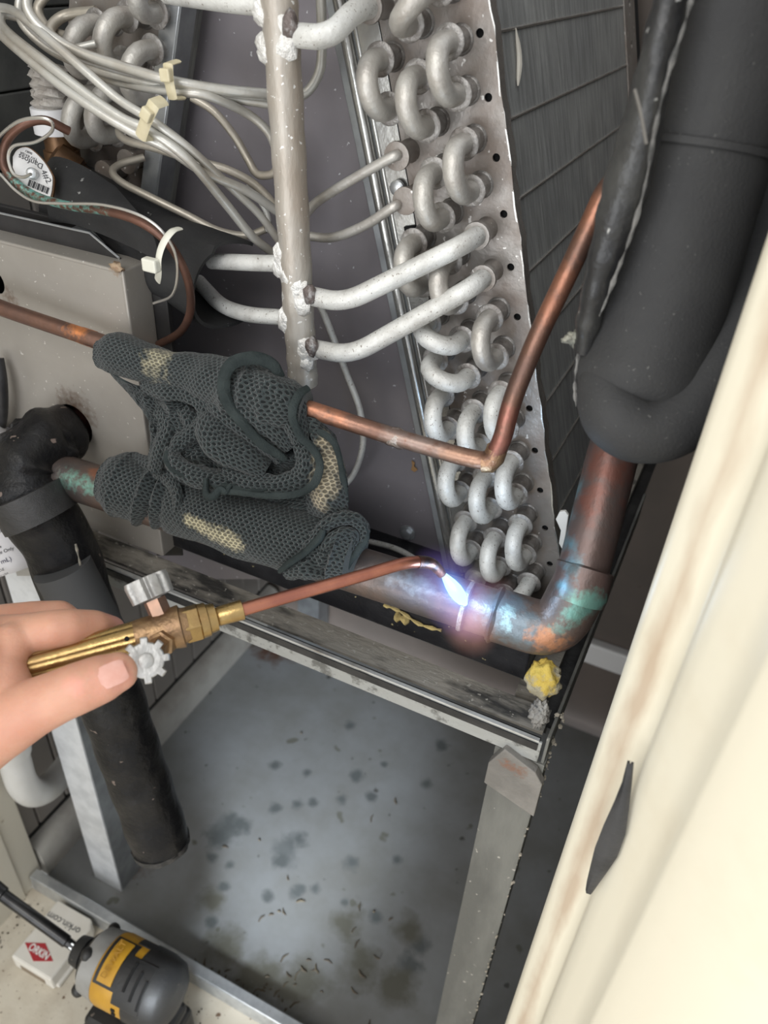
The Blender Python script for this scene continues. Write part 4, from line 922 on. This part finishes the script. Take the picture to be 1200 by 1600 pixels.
wrap([P(163, 553, .470), P(200, 558, .463), P(260, 578, .455), (P(320, 592, .449)), P(380, 612, .440), P(430, 628, .434), P(478, 640, .430)], [.0095, .0125, .0122, .0112, .0128, .0150, .0160, .0165, .0150, .0105], fold=upfold, name='upper_wrap')
def lowfold(L, a_, t):
    d = 0
    for (c, w_, h, tw) in ((.10, .010, .0012, .02), (.215, .012, .0030, .03), (.255, .008, -.0032, .03), (.285, .010, .0026, .02), (.31, .007, -.002, .02), (.86, .010, .0024, .03), (.835, .009, -.003, .03)):
        d += h * math.exp(-((t - c - tw * math.sin(a_ + 1)) / w_) ** 2)
    return d
wrap([P(172, 752, .505), P(208, 763, .500), P(260, 780, .494), P(330, 802, .482), P(400, 824, .470), P(470, 845, .460), P(530, 862, .452), P(556, 870, .449)], [.0155, .0205, .0200, .0180, .0195, .0200, .0205, .0205, .0195, .0178, .0190, .0178], k=14, fold=lowfold, name='lower_wrap')
# draped sheet between the pipes
def px_sheet(rows, name='drape', mat=None, th=.0012, k=7, wav=.003, f=70):
    g = densify([[P(*q) for q in r] for r in rows], k)
    vd = -FW
    for i, r in enumerate(g):
        for j, p in enumerate(r):
            r[j] = p + vd * (wav * noise.fractal(p * f, .8, 2, 3))
    return MB().sheet(g, th).build(name, mat or m_cloth, rag)
px_sheet([[(172, 580, .462), (210, 600, .462), (260, 605, .460), (320, 615, .455), (380, 640, .448), (430, 650, .443), (485, 655, .438)],
          [(200, 612, .470), (240, 640, .468), (280, 640, .455), (330, 650, .458), (385, 670, .446), (440, 690, .450), (500, 690, .440)],
          [(238, 650, .478), (245, 680, .470), (280, 690, .460), (335, 690, .452), (390, 705, .456), (450, 720, .444), (515, 720, .446)],
          [(240, 690, .485), (245, 715, .476), (285, 730, .466), (340, 735, .462), (400, 745, .452), (455, 755, .455), (530, 755, .445)],
          [(232, 720, .492), (240, 745, .486), (290, 765, .476), (345, 775, .470), (405, 790, .462), (460, 800, .456), (542, 800, .446)]], wav=.008)
# right flap with ivory stain
px_sheet([[(478, 650, .432), (492, 655, .430), (508, 668, .433), (522, 680, .437)], [(488, 690, .432), (502, 695, .428), (518, 700, .431), (530, 708, .436)],
          [(485, 730, .436), (503, 735, .430), (522, 738, .432), (540, 745, .438)], [(480, 770, .444), (500, 778, .436), (522, 782, .436), (543, 790, .440)], [(482, 800, .450), (502, 808, .443), (522, 812, .441), (542, 815, .444)]], name='flap', wav=.002)
# puffy folds: flattened tubes lying one over the other
def fold(pts, rad, sq=(1, 1), name='fold', mat=None, k=8, amp=.0011, seg=28):
    c = cr([P(*q) for q in pts], k); n = len(c); rs = []
    for i in range(n):
        t = i / (n - 1) * (len(rad) - 1); j = min(int(t), len(rad) - 2); rs.append(lerp(rad[j], rad[j + 1], t - j) / FPX * .44)
    sd = random.random() * 50
    return MB().tube(c, rs, seg, up=-FW, squash=sq, fn=lambda L, a_, r, i: r * (1 + .20 * noise.noise(V((L * 60 + sd, math.cos(a_) * 1.5, math.sin(a_) * 1.5)))) + amp * noise.noise(V((L * 180, a_ * 2, sd)))).build(name, mat or m_cloth, rag)
fold([(225, 600, .456), (255, 612, .450), (290, 612, .447), (322, 632, .444), (318, 662, .448), (285, 690, .452), (268, 715, .456)], [10, 15, 17, 16, 15, 14, 12], (.7, 1))
fold([(318, 612, .444), (350, 640, .440), (385, 668, .438), (420, 695, .438), (440, 718, .442)], [12, 20, 22, 18, 12], (.8, 1))
fold([(330, 640, .446), (330, 668, .440), (352, 695, .437), (385, 715, .437), (415, 735, .440)], [18, 26, 28, 26, 18], (.65, 1))
fold([(360, 600, .433), (375, 625, .429), (402, 650, .428), (430, 672, .430), (452, 700, .436)], [12, 17, 18, 17, 12], (.8, 1))
fold([(392, 590, .428), (420, 606, .424), (445, 625, .424), (458, 655, .428), (470, 690, .433)], [16, 24, 26, 22, 14], (.7, 1))
fold([(268, 700, .454), (272, 722, .449), (300, 742, .446), (345, 752, .444), (385, 762, .444)], [10, 15, 18, 18, 12], (.8, 1))
fold([(470, 690, .436), (482, 722, .434), (468, 748, .436), (430, 758, .438), (385, 752, .441), (350, 735, .444)], [14, 18, 18, 17, 17, 13], (.8, 1))
fold([(250, 640, .462), (262, 665, .458), (250, 700, .462), (240, 735, .470)], [13, 15, 14, 12], (.6, 1))
fold([(288, 640, .455), (300, 668, .452), (290, 700, .456)], [14, 16, 12], (.7, 1))
# hems
def hem(pts, r, sq=(.5, 1), k=9): return fold(pts, r, sq, 'hem', m_hem, k, .0003, 14)
hem([(440, 590, .424), (425, 570, .420), (398, 560, .418), (368, 566, .419), (352, 585, .420), (350, 612, .421), (362, 640, .424), (385, 668, .425), (408, 692, .427), (432, 708, .430), (446, 718, .434)], [6, 9, 10, 10, 10, 10, 9, 8, 8, 7, 5])
hem([(482, 606, .424), (468, 616, .419), (458, 636, .417), (458, 658, .418), (470, 682, .420), (488, 700, .421), (499, 722, .422), (495, 748, .424), (478, 766, .427), (448, 774, .430), (410, 774, .433), (375, 770, .436), (345, 768, .438)], [5, 6, 6.5, 6.5, 6.5, 6.5, 6.5, 6.5, 6, 6, 6, 5.5, 5])
hem([(262, 705, .450), (262, 722, .446), (285, 740, .443), (318, 748, .441), (350, 760, .439), (400, 765, .437), (440, 752, .436)], [5, 6, 6, 6, 6, 6, 5])
hem([(322, 748, .438), (322, 772, .436), (332, 776, .435), (344, 764, .435), (352, 768, .436), (360, 758, .437)], [6, 8, 8, 7, 7, 5], (1, .7))
lab(hem([(484, 672, .430), (505, 678, .428), (522, 692, .429), (530, 715, .431), (536, 745, .434), (542, 785, .439)], [4, 5, 5, 5, 5, 4]), 'ivory-stained hem')
# ruffled cuff at the lower right
fold([(470, 868, .442), (490, 845, .438), (508, 822, .436), (532, 810, .436), (556, 812, .438), (568, 828, .441), (562, 848, .443), (545, 868, .444), (535, 892, .446)], [9, 10, 10, 11, 11, 10, 9, 9, 7], (.8, 1))
fold([(505, 868, .440), (515, 848, .436), (535, 835, .436), (550, 838, .438), (548, 858, .441)], [8, 10, 11, 10, 7], (.8, 1))
hem([(438, 892, .446), (452, 880, .440), (478, 862, .436), (498, 842, .434), (505, 828, .434)], [6, 8, 9, 9, 7], (1, .7))
hem([(566, 822, .438), (572, 840, .441), (560, 860, .441), (545, 880, .442), (536, 900, .446)], [5, 6, 6, 6, 5])
fold([(446, 893, .448), (480, 888, .442), (520, 898, .446)], [12, 18, 12], (.7, 1))
fold([(195, 715, .50), (235, 728, .485), (262, 745, .474), (278, 775, .468), (272, 812, .474)], [10, 14, 13, 11, 9], (.6, 1))

# ================================================================ TORCH
m_brass = M('worn_brass', (.46, .315, .13), (.33, .215, .095), 60, .55, .95, .27, .25, 300, rough2=.42)
m_brassd = M('dark_cast_brass', (.36, .23, .12), (.24, .15, .09), 90, .5, .85, .38, .7, 300)
m_knob = M('cast_aluminium_knob', (.43, .425, .41), (.33, .32, .305), 80, .5, .55, .4, .5, 400)
m_tip = M('copper_torch_tube', (.46, .19, .125), (.36, .14, .10), 50, .5, .85, .30, .15, 300, speck=[(240, .72, (.12, .06, .05))])
T0, T1 = P(20, 1048, .352), P(262, 984, .366)
T2 = P(640, 879, .405)
to = thing('brazing_torch', 'brass brazing torch with two fluted silver knobs and a long copper tip', 'torch', P(250, 985, .366))
d1 = (T1 - T0).normalized(); d2 = (T2 - P(330, 966, .372)).normalized()
q0 = T0 - d1 * .03
Lh = (T1 - q0).length
MB().rod(q0, d1, [(0, .0060), (Lh * .4, .0066), (Lh - .022, .0078), (Lh - .014, .0080), (Lh - .0138, .0072)], 48, fn=lambda a_, r: r * (1 - .07 * max(0, math.cos(a_ * 8)) ** 3)).build('handle', m_brass, to)
MB().rod(P(198, 998, .3555), (CAM - P(198, 998, .3555)), [(-.002, .0011), (.0008, .0011)], 12).build('gas_hole', m_void, to)
MB().rod(T1 - d1 * .014, d1, [(0, .0080), (.004, .0084), (.012, .0086), (.018, .0098), (.0205, .0100), (.021, .0085), (.024, .0078)], 32).build('body', m_brassd, to)
# valve 1: up and left
k1a, k1b = P(252, 962, .366), P(226, 902, .366); e1 = (k1b - k1a).normalized()
MB().rod(k1a - e1 * .008, e1, [(0, .0062), (.006, .0062), (.0065, .0052), (.016, .0052)], 6).build('valve_stem', M('pinkish_brass_stem', (.42, .25, .18), (.3, .2, .15), 90, .5, .8, .35), to)
def knobfn(a_, r):
    return r * (1 - .24 * (max(0, math.cos(a_ * 8)) ** 1.5)) if r > .006 else r
kc = k1a + e1 * .0085
MB().rod(kc, e1, [(0, .0060), (.0005, .0098), (.0085, .0104), (.0105, .0098), (.0108, .0050)], 90, fn=knobfn, up=d1).build('knob', m_knob, to)
# valve 2: toward the viewer and down
k2a = P(258, 1000, .362); k2b = P(226, 1034, .338); e2 = (k2b - k2a).normalized()
MB().rod(k2a - e2 * .004, e2, [(0, .0062), (.010, .0062), (.0105, .0048), (.022, .0048)], 6).build('valve_stem', m_brassd, to)
k2c = P(228, 1032, .339); e2n = ((CAM - k2c).normalized() * .85 + e2 * .15).normalized()
def lobes(a_, r):
    if r < .006: return r
    return r * (1.10 if math.cos(a_ * 8) > .35 else .86)
MB().rod(k2c - e2n * .004, e2n, [(-.003, .0060), (-.0025, .0088), (.004, .0090), (.0046, .0085), (.0048, .0058), (.0046, .0032)], 128, fn=lobes, smooth=False).build('knob', m_knob, to)
MB().rod(k2c - e2n * .001, e2n, [(0, .0034), (.0022, .0033), (.0027, .0026)], 24).build('knob_cap', m_knob, to)
# nut, cone, ferrule, tube
n0 = P(272, 982, .3665); n1 = P(378, 953, .376); dn = (n1 - n0).normalized()
MB().rod(n0, dn, [(-.001, .0068), (.0022, .0068)] + [(.0022 + k * .0009, .0075 if k % 2 else .0066) for k in range(4)], 28).build('threaded_collar', m_brassd, to)
MB().rod(n0 + dn * .0042, dn, [(0, .0082), (.0008, .0088), (.0072, .0088), (.008, .0082)], 6, smooth=False).build('hex_nut', m_brass, to, bevel=.0004)
MB().rod(n0 + dn * .012, dn, [(0, .0082), (.0035, .0080), (.0040, .0070), (.0075, .0066), (.0078, .0045)], 32).build('nut_cone', m_brass, to)
MB().rod(n0 + dn * .0195, dn, [(0, .0040), (.001, .0046), (.0125, .0049), (.0128, .0042)], 28).build('ferrule', m_brass, to)
tp = [n0 + dn * .030, P(450, 932, .384), P(560, 901, .395), P(625, 882, .402), P(652, 878, .407), P(672, 880, .412), P(684, 889, .4175), P(690, 897, .4205)]
tpc = cr(tp, 6)
MB().tube(tpc, [lerp(.0033, .0030, i / len(tpc)) if i < 26 else lerp(.0030, .0021, (i - 26) / (len(tpc) - 26)) for i in range(len(tpc))], 18).build('tip_tube', m_tip, to)
m_burnt = M('heat_blackened_tip', (.05, .03, .028), (.16, .07, .05), 160, .55, .7, .4, .4, 300)
bt_ = tpc[24:]
MB().tube(bt_, [lerp(.0034, .0025, i / len(bt_)) for i in range(len(bt_))], 18).build('burnt_tip', m_burnt, to)

# flame
fl = thing('torch_flame', 'bright blue torch flame with violet fringes licking the thick copper pipe', 'flame', P(695, 900, .42))
def vol_mat(name, c_in, c_out, strength, power=2.):
    mt = bpy.data.materials.new(name); mt.use_nodes = True; N = mt.node_tree.nodes; L = mt.node_tree.links
    N.remove(N['Principled BSDF']); out = N['Material Output']
    tc_ = N.new('ShaderNodeTexCoord'); ln = N.new('ShaderNodeVectorMath'); ln.operation = 'LENGTH'; L.new(tc_.outputs['Object'], ln.inputs[0])
    mr = N.new('ShaderNodeMapRange'); mr.inputs[1].default_value = 0; mr.inputs[2].default_value = 1; mr.inputs[3].default_value = 1; mr.inputs[4].default_value = 0; L.new(ln.outputs['Value'], mr.inputs[0])
    nzz = N.new('ShaderNodeTexNoise'); nzz.inputs['Scale'].default_value = 1.6; L.new(tc_.outputs['Object'], nzz.inputs['Vector'])
    pw = N.new('ShaderNodeMath'); pw.operation = 'POWER'; L.new(mr.outputs[0], pw.inputs[0]); pw.inputs[1].default_value = power
    mu = N.new('ShaderNodeMath'); mu.operation = 'MULTIPLY'; L.new(pw.outputs[0], mu.inputs[0]); L.new(nzz.outputs[0], mu.inputs[1])
    m2 = N.new('ShaderNodeMath'); m2.operation = 'MULTIPLY'; L.new(mu.outputs[0], m2.inputs[0]); m2.inputs[1].default_value = strength
    x = N.new('ShaderNodeMix'); x.data_type = 'RGBA'; L.new(mr.outputs[0], x.inputs[0]); x.inputs[6].default_value = (*c_out, 1); x.inputs[7].default_value = (*c_in, 1)
    em = N.new('ShaderNodeEmission'); L.new(x.outputs[2], em.inputs[0]); L.new(m2.outputs[0], em.inputs[1]); L.new(em.outputs[0], out.inputs['Volume'])
    return mt
def ellipsoid(name, c, d, rl, rw, mat, side=None, rs=None):
    d = V(d).normalized(); s_ = side or (d.cross(-FW)).normalized(); s_ = (s_ - d * s_.dot(d)).normalized(); t_ = d.cross(s_)
    bm = bmesh.new(); bmesh.ops.create_icosphere(bm, subdivisions=3, radius=1); me = bpy.data.meshes.new(name); bm.to_mesh(me); bm.free()
    me.materials.append(mat); o = bpy.data.objects.new(name, me); COL.objects.link(o); o.parent = fl
    mm_ = Matrix((d * rl, s_ * rw, t_ * (rs or rw))).transposed().to_4x4(); mm_.translation = V(c) - fl.location; o.matrix_local = mm_
    return o
fa, fb = P(694, 899, .4205), P(728, 945, .4265)
fd = (fb - fa).normalized()
ellipsoid('outer_flame', P(710, 930, .425), fd, .034, .020, vol_mat('violet_flame', (.2, .4, 1), (.45, .25, .85), 95, 1.3), rs=.013)
ellipsoid('flame_fringe', P(735, 975, .425), P(740, 995, .425) - P(725, 950, .425), .020, .017, vol_mat('pink_flame', (1, .55, .5), (1, .45, .32), 85, 1.4), rs=.010)
ellipsoid('flame_fringe', P(750, 925, .428), P(790, 915, .43) - P(720, 925, .425), .022, .010, vol_mat('pale_pink_flame', (.8, .45, .65), (1, .4, .3), 34, 1.4), rs=.008)
ellipsoid('flame_fringe', P(655, 925, .430), P(600, 900, .43) - P(700, 935, .43), .024, .013, vol_mat('blue_haze_flame', (.2, .45, 1), (.2, .35, .9), 50, 1.4), rs=.008)
ellipsoid('flame_fringe', P(770, 950, .43), P(800, 960, .43) - P(700, 930, .43), .022, .016, vol_mat('blue_white_flame', (.3, .6, 1), (.3, .4, .9), 48, 1.4), rs=.008)
def cone_mat():
    mt = bpy.data.materials.new('bright_inner_cone'); mt.use_nodes = True; N = mt.node_tree.nodes; b = N['Principled BSDF']
    b.inputs['Base Color'].default_value = (0, 0, 0, 1); b.inputs['Emission Color'].default_value = (.45, .93, 1, 1); b.inputs['Emission Strength'].default_value = 1.7; return mt
MB().tube([lerp(fa, fb, t) for t in (0, .12, .3, .5, .7, .88, 1)], [.0016, .0024, .0034, .0040, .0038, .0028, .0010], 16).build('inner_cone', cone_mat(), fl)
ellipsoid('cone_glow', lerp(fa, fb, .55), fd, .0175, .0085, vol_mat('cyan_glow', (.15, .7, 1), (.03, .3, 1), 230, 1.4))
lp = bpy.data.lights.new('flame_light', 'POINT'); lp.energy = .10; lp.color = (.45, .7, 1); lp.shadow_soft_size = .008
lo = bpy.data.objects.new('flame_light', lp); COL.objects.link(lo); lo.location = P(712, 915, .408)

# ================================================================ HAND
m_skin = M('skin', (.60, .325, .225), (.54, .265, .18), 28, .52, 0, .48, .25, 700, spec=.4, sss=.35,
           spots=[(P(178, 975, .375), .009, (.74, .36, .28), 60), (P(168, 1060, .33), .010, (.70, .33, .25), 60), (P(122, 1075, .325), .006, (.72, .34, .26), 60)])
hand = thing('person', 'person whose bare hand pinches the brass torch handle, at the left edge', 'person', P(40, 1080, .34))
def capsule(mb, a_, b__, ra, rb, seg=22):
    a_, b__ = V(a_), V(b__); d = (b__ - a_); L = d.length; d.normalize()
    prof = [(-ra * math.cos(t), ra * math.sin(t)) for t in [PI / 2 * k / 6 for k in range(1, 6)]]
    prof += [(0, ra), (L, rb)] + [(L + rb * math.sin(t), rb * math.cos(t)) for t in [PI / 2 * k / 6 for k in range(1, 6)]]
    mb.rod(a_, d, prof, seg)
def chain(mb, nodes):
    n = [(P(x, y, t), r) for x, y, t, r in nodes]
    for i in range(len(n) - 1): capsule(mb, n[i][0], n[i + 1][0], n[i][1], n[i + 1][1])
hm = MB()
# thumb
chain(hm, [(-70, 1165, .345, .021), (0, 1134, .338, .0148), (50, 1107, .334, .0124), (92, 1088, .332, .0112), (128, 1073, .332, .0108), (158, 1061, .334, .0102), (184, 1050, .337, .0086)])
# index finger, over the handle
chain(hm, [(-75, 1040, .372, .0175), (-20, 1006, .366, .0135), (35, 994, .359, .0102), (88, 983, .355, .0088), (108, 981, .357, .0086), (146, 980, .366, .0080), (174, 984, .376, .0066)])
# middle, ring, little finger behind
chain(hm, [(-75, 1010, .395, .0165), (-20, 985, .398, .0125), (50, 970, .402, .0100), (92, 966, .405, .0092), (118, 985, .404, .0085), (128, 1010, .399, .0078)])
chain(hm, [(-90, 1010, .42, .015), (-30, 995, .425, .0115), (28, 985, .425, .0095), (50, 1005, .42, .0088), (55, 1030, .41, .0080)])
chain(hm, [(-100, 1030, .435, .014), (-50, 1020, .44, .0100), (-5, 1015, .435, .0085), (10, 1040, .425, .0078), (10, 1058, .415, .007)])
chain(hm, [(-45, 1000, .352, .013), (-22, 1035, .345, .0115), (-18, 1080, .340, .0120), (-10, 1125, .338, .0140)]); chain(hm, [(-22, 1035, .345, .0115), (8, 1040, .345, .0075)]); chain(hm, [(8, 1040, .345, .0075), (22, 1005, .352, .0095)]); chain(hm, [(8, 1040, .345, .0078), (24, 1100, .338, .0105)])
# palm and web
chain(hm, [(-150, 1120, .375, .030), (-75, 1040, .375, .0185)]); chain(hm, [(-150, 1120, .375, .030), (-70, 1160, .35, .0215)])
chain(hm, [(-150, 1100, .40, .027), (-80, 1020, .41, .0165)]); chain(hm, [(-70, 1160, .35, .0205), (-72, 1045, .372, .0175)]); chain(hm, [(-45, 1135, .345, .017), (-60, 1060, .365, .015)])
chain(hm, [(-80, 1130, .36, .022), (-120, 1060, .38, .024)]); chain(hm, [(-90, 1090, .39, .022), (-90, 1050, .42, .016)])
chain(hm, [(-40, 1140, .345, .0165), (30, 1118, .338, .0120)]); chain(hm, [(-60, 1165, .348, .020), (10, 1130, .343, .0130)])
chain(hm, [(-150, 1130, .38, .030), (-420, 1260, .38, .031), (-600, 1330, .38, .036)]); chain(hm, [(-150, 1130, .36, .024), (-60, 1165, .352, .019)])
ho = hm.build('hand', m_skin, hand)
rm = ho.modifiers.new('remesh', 'REMESH'); rm.mode = 'VOXEL'; rm.voxel_size = .0011; rm.use_smooth_shade = True
sm_ = ho.modifiers.new('smooth', 'SMOOTH'); sm_.factor = .6; sm_.iterations = 7
# nail
nc = P(177, 1053, .3262); nv = (CAM - nc).normalized(); tdir = (P(184, 1048, .33) - P(150, 1063, .327)).normalized(); nv = (nv - tdir * nv.dot(tdir)).normalized(); ns = tdir.cross(nv)
g = []
for i in range(9):
    row = []; t = lerp(-.0058, .0052, i / 8); wdt = .0048 * (1 - max(0, (i - 5) / 3.4) ** 3 * .35) * (1 - max(0, (2 - i) / 2.4) ** 2 * .35)
    for j in range(9):
        s_ = lerp(-1, 1, j / 8); row.append(nc + tdir * t + ns * (s_ * wdt) - nv * (.0013 * s_ * s_ + .0006 * (i / 8) ** 2 * 2))
    g.append(row)
nl = MB().sheet(g, .0005).build('thumbnail', M('thumbnail', (.66, .34, .27), (.72, .42, .35), 90, .5, 0, .28, 0, spec=.5), hand)
NAIL = nl

# ================================================================ BAIT STATION
ORW = (.74, .715, .65)
m_bait = M('off_white_plastic', ORW, (.68, .65, .58), 25, .5, 0, .45, .1, 100)
zt_ = .022
def bz(x, y): return PZ(x, y, zt_)
A_ = bz(18, 1492); B_ = bz(88, 1408); C_ = bz(152, 1440); D_ = bz(76, 1533)
bs = thing('bait_station', 'white plastic pest bait box with a red diamond logo on the cream threshold', 'box', (( A_.x + C_.x) / 2, (A_.y + C_.y) / 2, 0))
bc = (A_ + B_ + C_ + D_) / 4; ux = ((D_ - A_) + (C_ - B_)).normalized(); uy = V((-ux.y, ux.x, 0))
if uy.dot(B_ - A_) < 0: uy = -uy
hw = ((D_ - A_).length + (C_ - B_).length) / 4; hl = ((B_ - A_).length + (C_ - D_).length) / 4
ol = [(-hw, -hl), (hw, -hl), (hw, hl * .78), (hw * .82, hl), (-hw, hl)]
mb = MB(); mb.plate(V((bc.x, bc.y, .0006)), ux, uy, ZUP, ol, [], zt_ - .0006)
mb.build('shell', m_bait, bs, bevel=.0022)
# tapered opening in the front end
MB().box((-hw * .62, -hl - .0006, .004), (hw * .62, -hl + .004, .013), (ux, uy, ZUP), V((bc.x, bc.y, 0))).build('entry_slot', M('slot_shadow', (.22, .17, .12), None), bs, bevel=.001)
MB().box((hw - .003, -hl * .9, .0006), (hw + .0035, hl * .72, .006), (ux, uy, ZUP), V((bc.x, bc.y, 0))).build('side_foot', m_bait, bs, bevel=.0015)
red = M('red_diamond_print', (.42, .03, .04), None, rough=.4)
dcn = bz(60, 1488); e_ = zt_
dp_ = [PZ(x, y, zt_) for x, y in ((39, 1473), (71, 1474), (83, 1502), (52, 1502))]
cx_ = sum((p for p in dp_), V()) / 4
MB().plate(V((cx_.x, cx_.y, zt_ - .0001)), XR, YB, ZUP, [(p.x - cx_.x, p.y - cx_.y) for p in dp_], [], .0005).build('logo_diamond', red, bs)
tx = (PZ(80, 1499, zt_) - PZ(43, 1477, zt_)).normalized(); ty = V((-tx.y, tx.x, 0))
text_mesh('ORKIN', .0100, cx_ + V((0, 0, .0006)), tx * .80, ty, M('white_print', (.8, .78, .75), None), bs, bold=.0003)
tx = (PZ(78, 1431, zt_) - PZ(122, 1456, zt_)).normalized(); ty = V((-tx.y, tx.x, 0))
text_mesh('orkin.com', .0105, PZ(99, 1442, zt_) + V((0, 0, .0004)), tx, ty, m_ink, bs)

# ================================================================ IMPACT DRIVER
m_yel2 = M('yellow_tool_plastic', (.52, .28, .02), (.44, .23, .02), 40, .5, 0, .42, .15, 200, speck=[(200, .74, (.25, .16, .06))])
m_blk2 = M('black_tool_rubber', (.012, .012, .0125), (.018, .0175, .017), 40, .5, 0, .5, .3, 400, speck=[(200, .73, (.15, .13, .11))])
m_gry2 = M('grey_gear_housing', (.38, .38, .375), (.32, .32, .31), 60, .5, .5, .42, .1, 300)
m_bit = M('black_oxide_bit', (.03, .03, .032), (.05, .05, .05), 60, .5, .7, .3)
d0, dE = P(122, 1484, .735), P(262, 1556, .705)
da = (dE - d0).normalized()
dr = thing('impact_driver', 'yellow and black cordless impact driver beside the white bait box, bit to the left', 'drill', V(((d0 + dE).x / 2, (d0 + dE).y / 2, 0)))
tc = (CAM - (d0 + dE) / 2).normalized(); tc = (tc - da * tc.dot(da)).normalized(); dv = da.cross(tc)     # dv: in-image perpendicular
if dv.dot(DN) < 0: dv = -dv
Lb = (dE - d0).length
MB().rod(d0, da, [(-.002, .0075), (0, .013), (.010, .0145), (.011, .0125), (.018, .0135)], 30).build('chuck', m_blk2, dr)
MB().rod(d0, da, [(.014, .016), (.017, .023), (.022, .0265), (.024, .0265)], 40).build('nose_ring', m_blk2, dr)
MB().rod(d0, da, [(.020, .026), (.022, .0285), (.038, .0305), (.039, .028)], 48).build('gear_housing', m_gry2, dr)
MB().rod(d0, da, [(.038, .0300), (.042, .0312), (.078, .0310), (.080, .0295)], 48).build('motor_housing', m_yel2, dr)
MB().rod(d0, da, [(.070, .0300), (.072, .0318), (.088, .0316), (.100, .0290), (.106, .022), (.107, .010)], 48).build('rear_cap', m_blk2, dr)
# rubber bumpers
for k, (off_, an) in enumerate(((.018, 0), (.020, PI), (.021, PI / 2), (.020, -PI / 2))):
    c = d0 + da * (off_ + .002) + (dv * math.cos(an) + tc * math.sin(an)) * .0265
    q = blob(c, .0062, k, .08, 1, (1, 1, 1), 2); q.build('bumper', m_blk2, dr)
# curved overlays on the barrel facing the viewer: badge, rubber surround
def overlay(s0, s1, a0, a1, r, name, mat, par=dr, th=.0014, rt=0):
    g = []
    for i in range(9):
        t = lerp(s0, s1, i / 8); row = []
        for j in range(13):
            a_ = lerp(a0, a1, j / 12); row.append(d0 + da * t + (tc * math.cos(a_) + dv * math.sin(a_)) * r)
        g.append(row)
    mb = MB().sheet(g, th); return mb.build(name, mat, par, bevel=.0005)
R = math.radians
overlay(.040, .064, R(-48), R(30), .0322, 'badge_surround', m_blk2)
overlay(.044, .059, R(-42), R(24), .0338, 'badge', m_yel2)
overlay(.062, .090, R(-28), R(48), .0322, 'side_grip', m_blk2)
overlay(.080, .094, R(-80), R(-30), .0300, 'rear_overmould', m_blk2)
overlay(.058, .080, R(-75), R(-52), .0318, 'top_grip', m_blk2)
for k in range(2): overlay(.0625 + .0, .0665, R(58 + k * 10), R(64 + k * 10), .0322, 'vent', m_void)
for k in range(3): overlay(.070 + k * .0085, .0725 + k * .0085, R(-20 + k * 8), R(22 + k * 8), .0336, 'vent_slot', m_void)
# badge lettering runs across the barrel
bcen = d0 + da * .0515 + (tc * math.cos(R(-9)) + dv * math.sin(R(-9))) * .0352
nrm = (tc * math.cos(R(-9)) + dv * math.sin(R(-9))); txx = (dv * math.cos(R(-9)) - tc * math.sin(R(-9))) * -1; tyy = nrm.cross(txx)
text_mesh('DEWALT', .0078, bcen + nrm * .0004, txx, tyy, M('raised_dark_yellow_letters', (.42, .22, .03), None, rough=.5), dr, ext=.0005)
# bit extension
b1 = P(-10, 1388, .745)
bd2 = (b1 - d0).normalized(); bl_ = (b1 - d0).length
MB().rod(d0, bd2, [(0, .0040), (.012, .0044), (.013, .0056), (bl_ - .012, .0056), (bl_ - .011, .0072), (bl_ - .002, .0078), (bl_ + .01, .0078)], 24).build('bit_holder', m_bit, dr)
MB().rod(d0, bd2, [(-.002, .0048), (.008, .0046)], 6).build('hex_shank', m_galv, dr)
# handle and battery
h0 = d0 + da * .062; hb_ = V((h0.x - .004, h0.y - .008, .062)); 
hpts = cr([h0 + V((0, 0, -.012)), lerp(h0, hb_, .45) + da * .008, hb_ + da * .004], 8)
MB().tube(hpts, [lerp(.0200, .0170, min(1, i / 9)) for i in range(len(hpts))], 30, squash=(1, .85), up=da).build('grip', m_blk2, dr)
hx = V((da.x, da.y, 0)).normalized(); hy = V((-hx.y, hx.x, 0))
MB().box((-.036, -.026, 0), (.044, .026, .016), (hx, hy, ZUP), V((hb_.x, hb_.y, .050))).build('foot', m_blk2, dr, bevel=.005)
MB().box((-.040, -.030, 0), (.046, .030, .0495), (hx, hy, ZUP), V((hb_.x, hb_.y, .0006))).build('battery', m_blk2, dr, bevel=.006)
MB().box((-.032, -.0315, 0), (-.004, .0315, .022), (hx, hy, ZUP), V((hb_.x, hb_.y, .014))).build('battery_label', m_yel2, dr, bevel=.001)
for k in range(4):
    c = P(158 + k * 12, 1590, .76)
    MB().tube([c, c + (P(190, 1560, .76) - P(165, 1598, .76)).normalized() * .02, c - (P(190, 1560, .76) - P(165, 1598, .76)).normalized() * .03], .0016, 8).build('ridge', m_yel2 if k % 2 == 0 else m_blk2, dr)
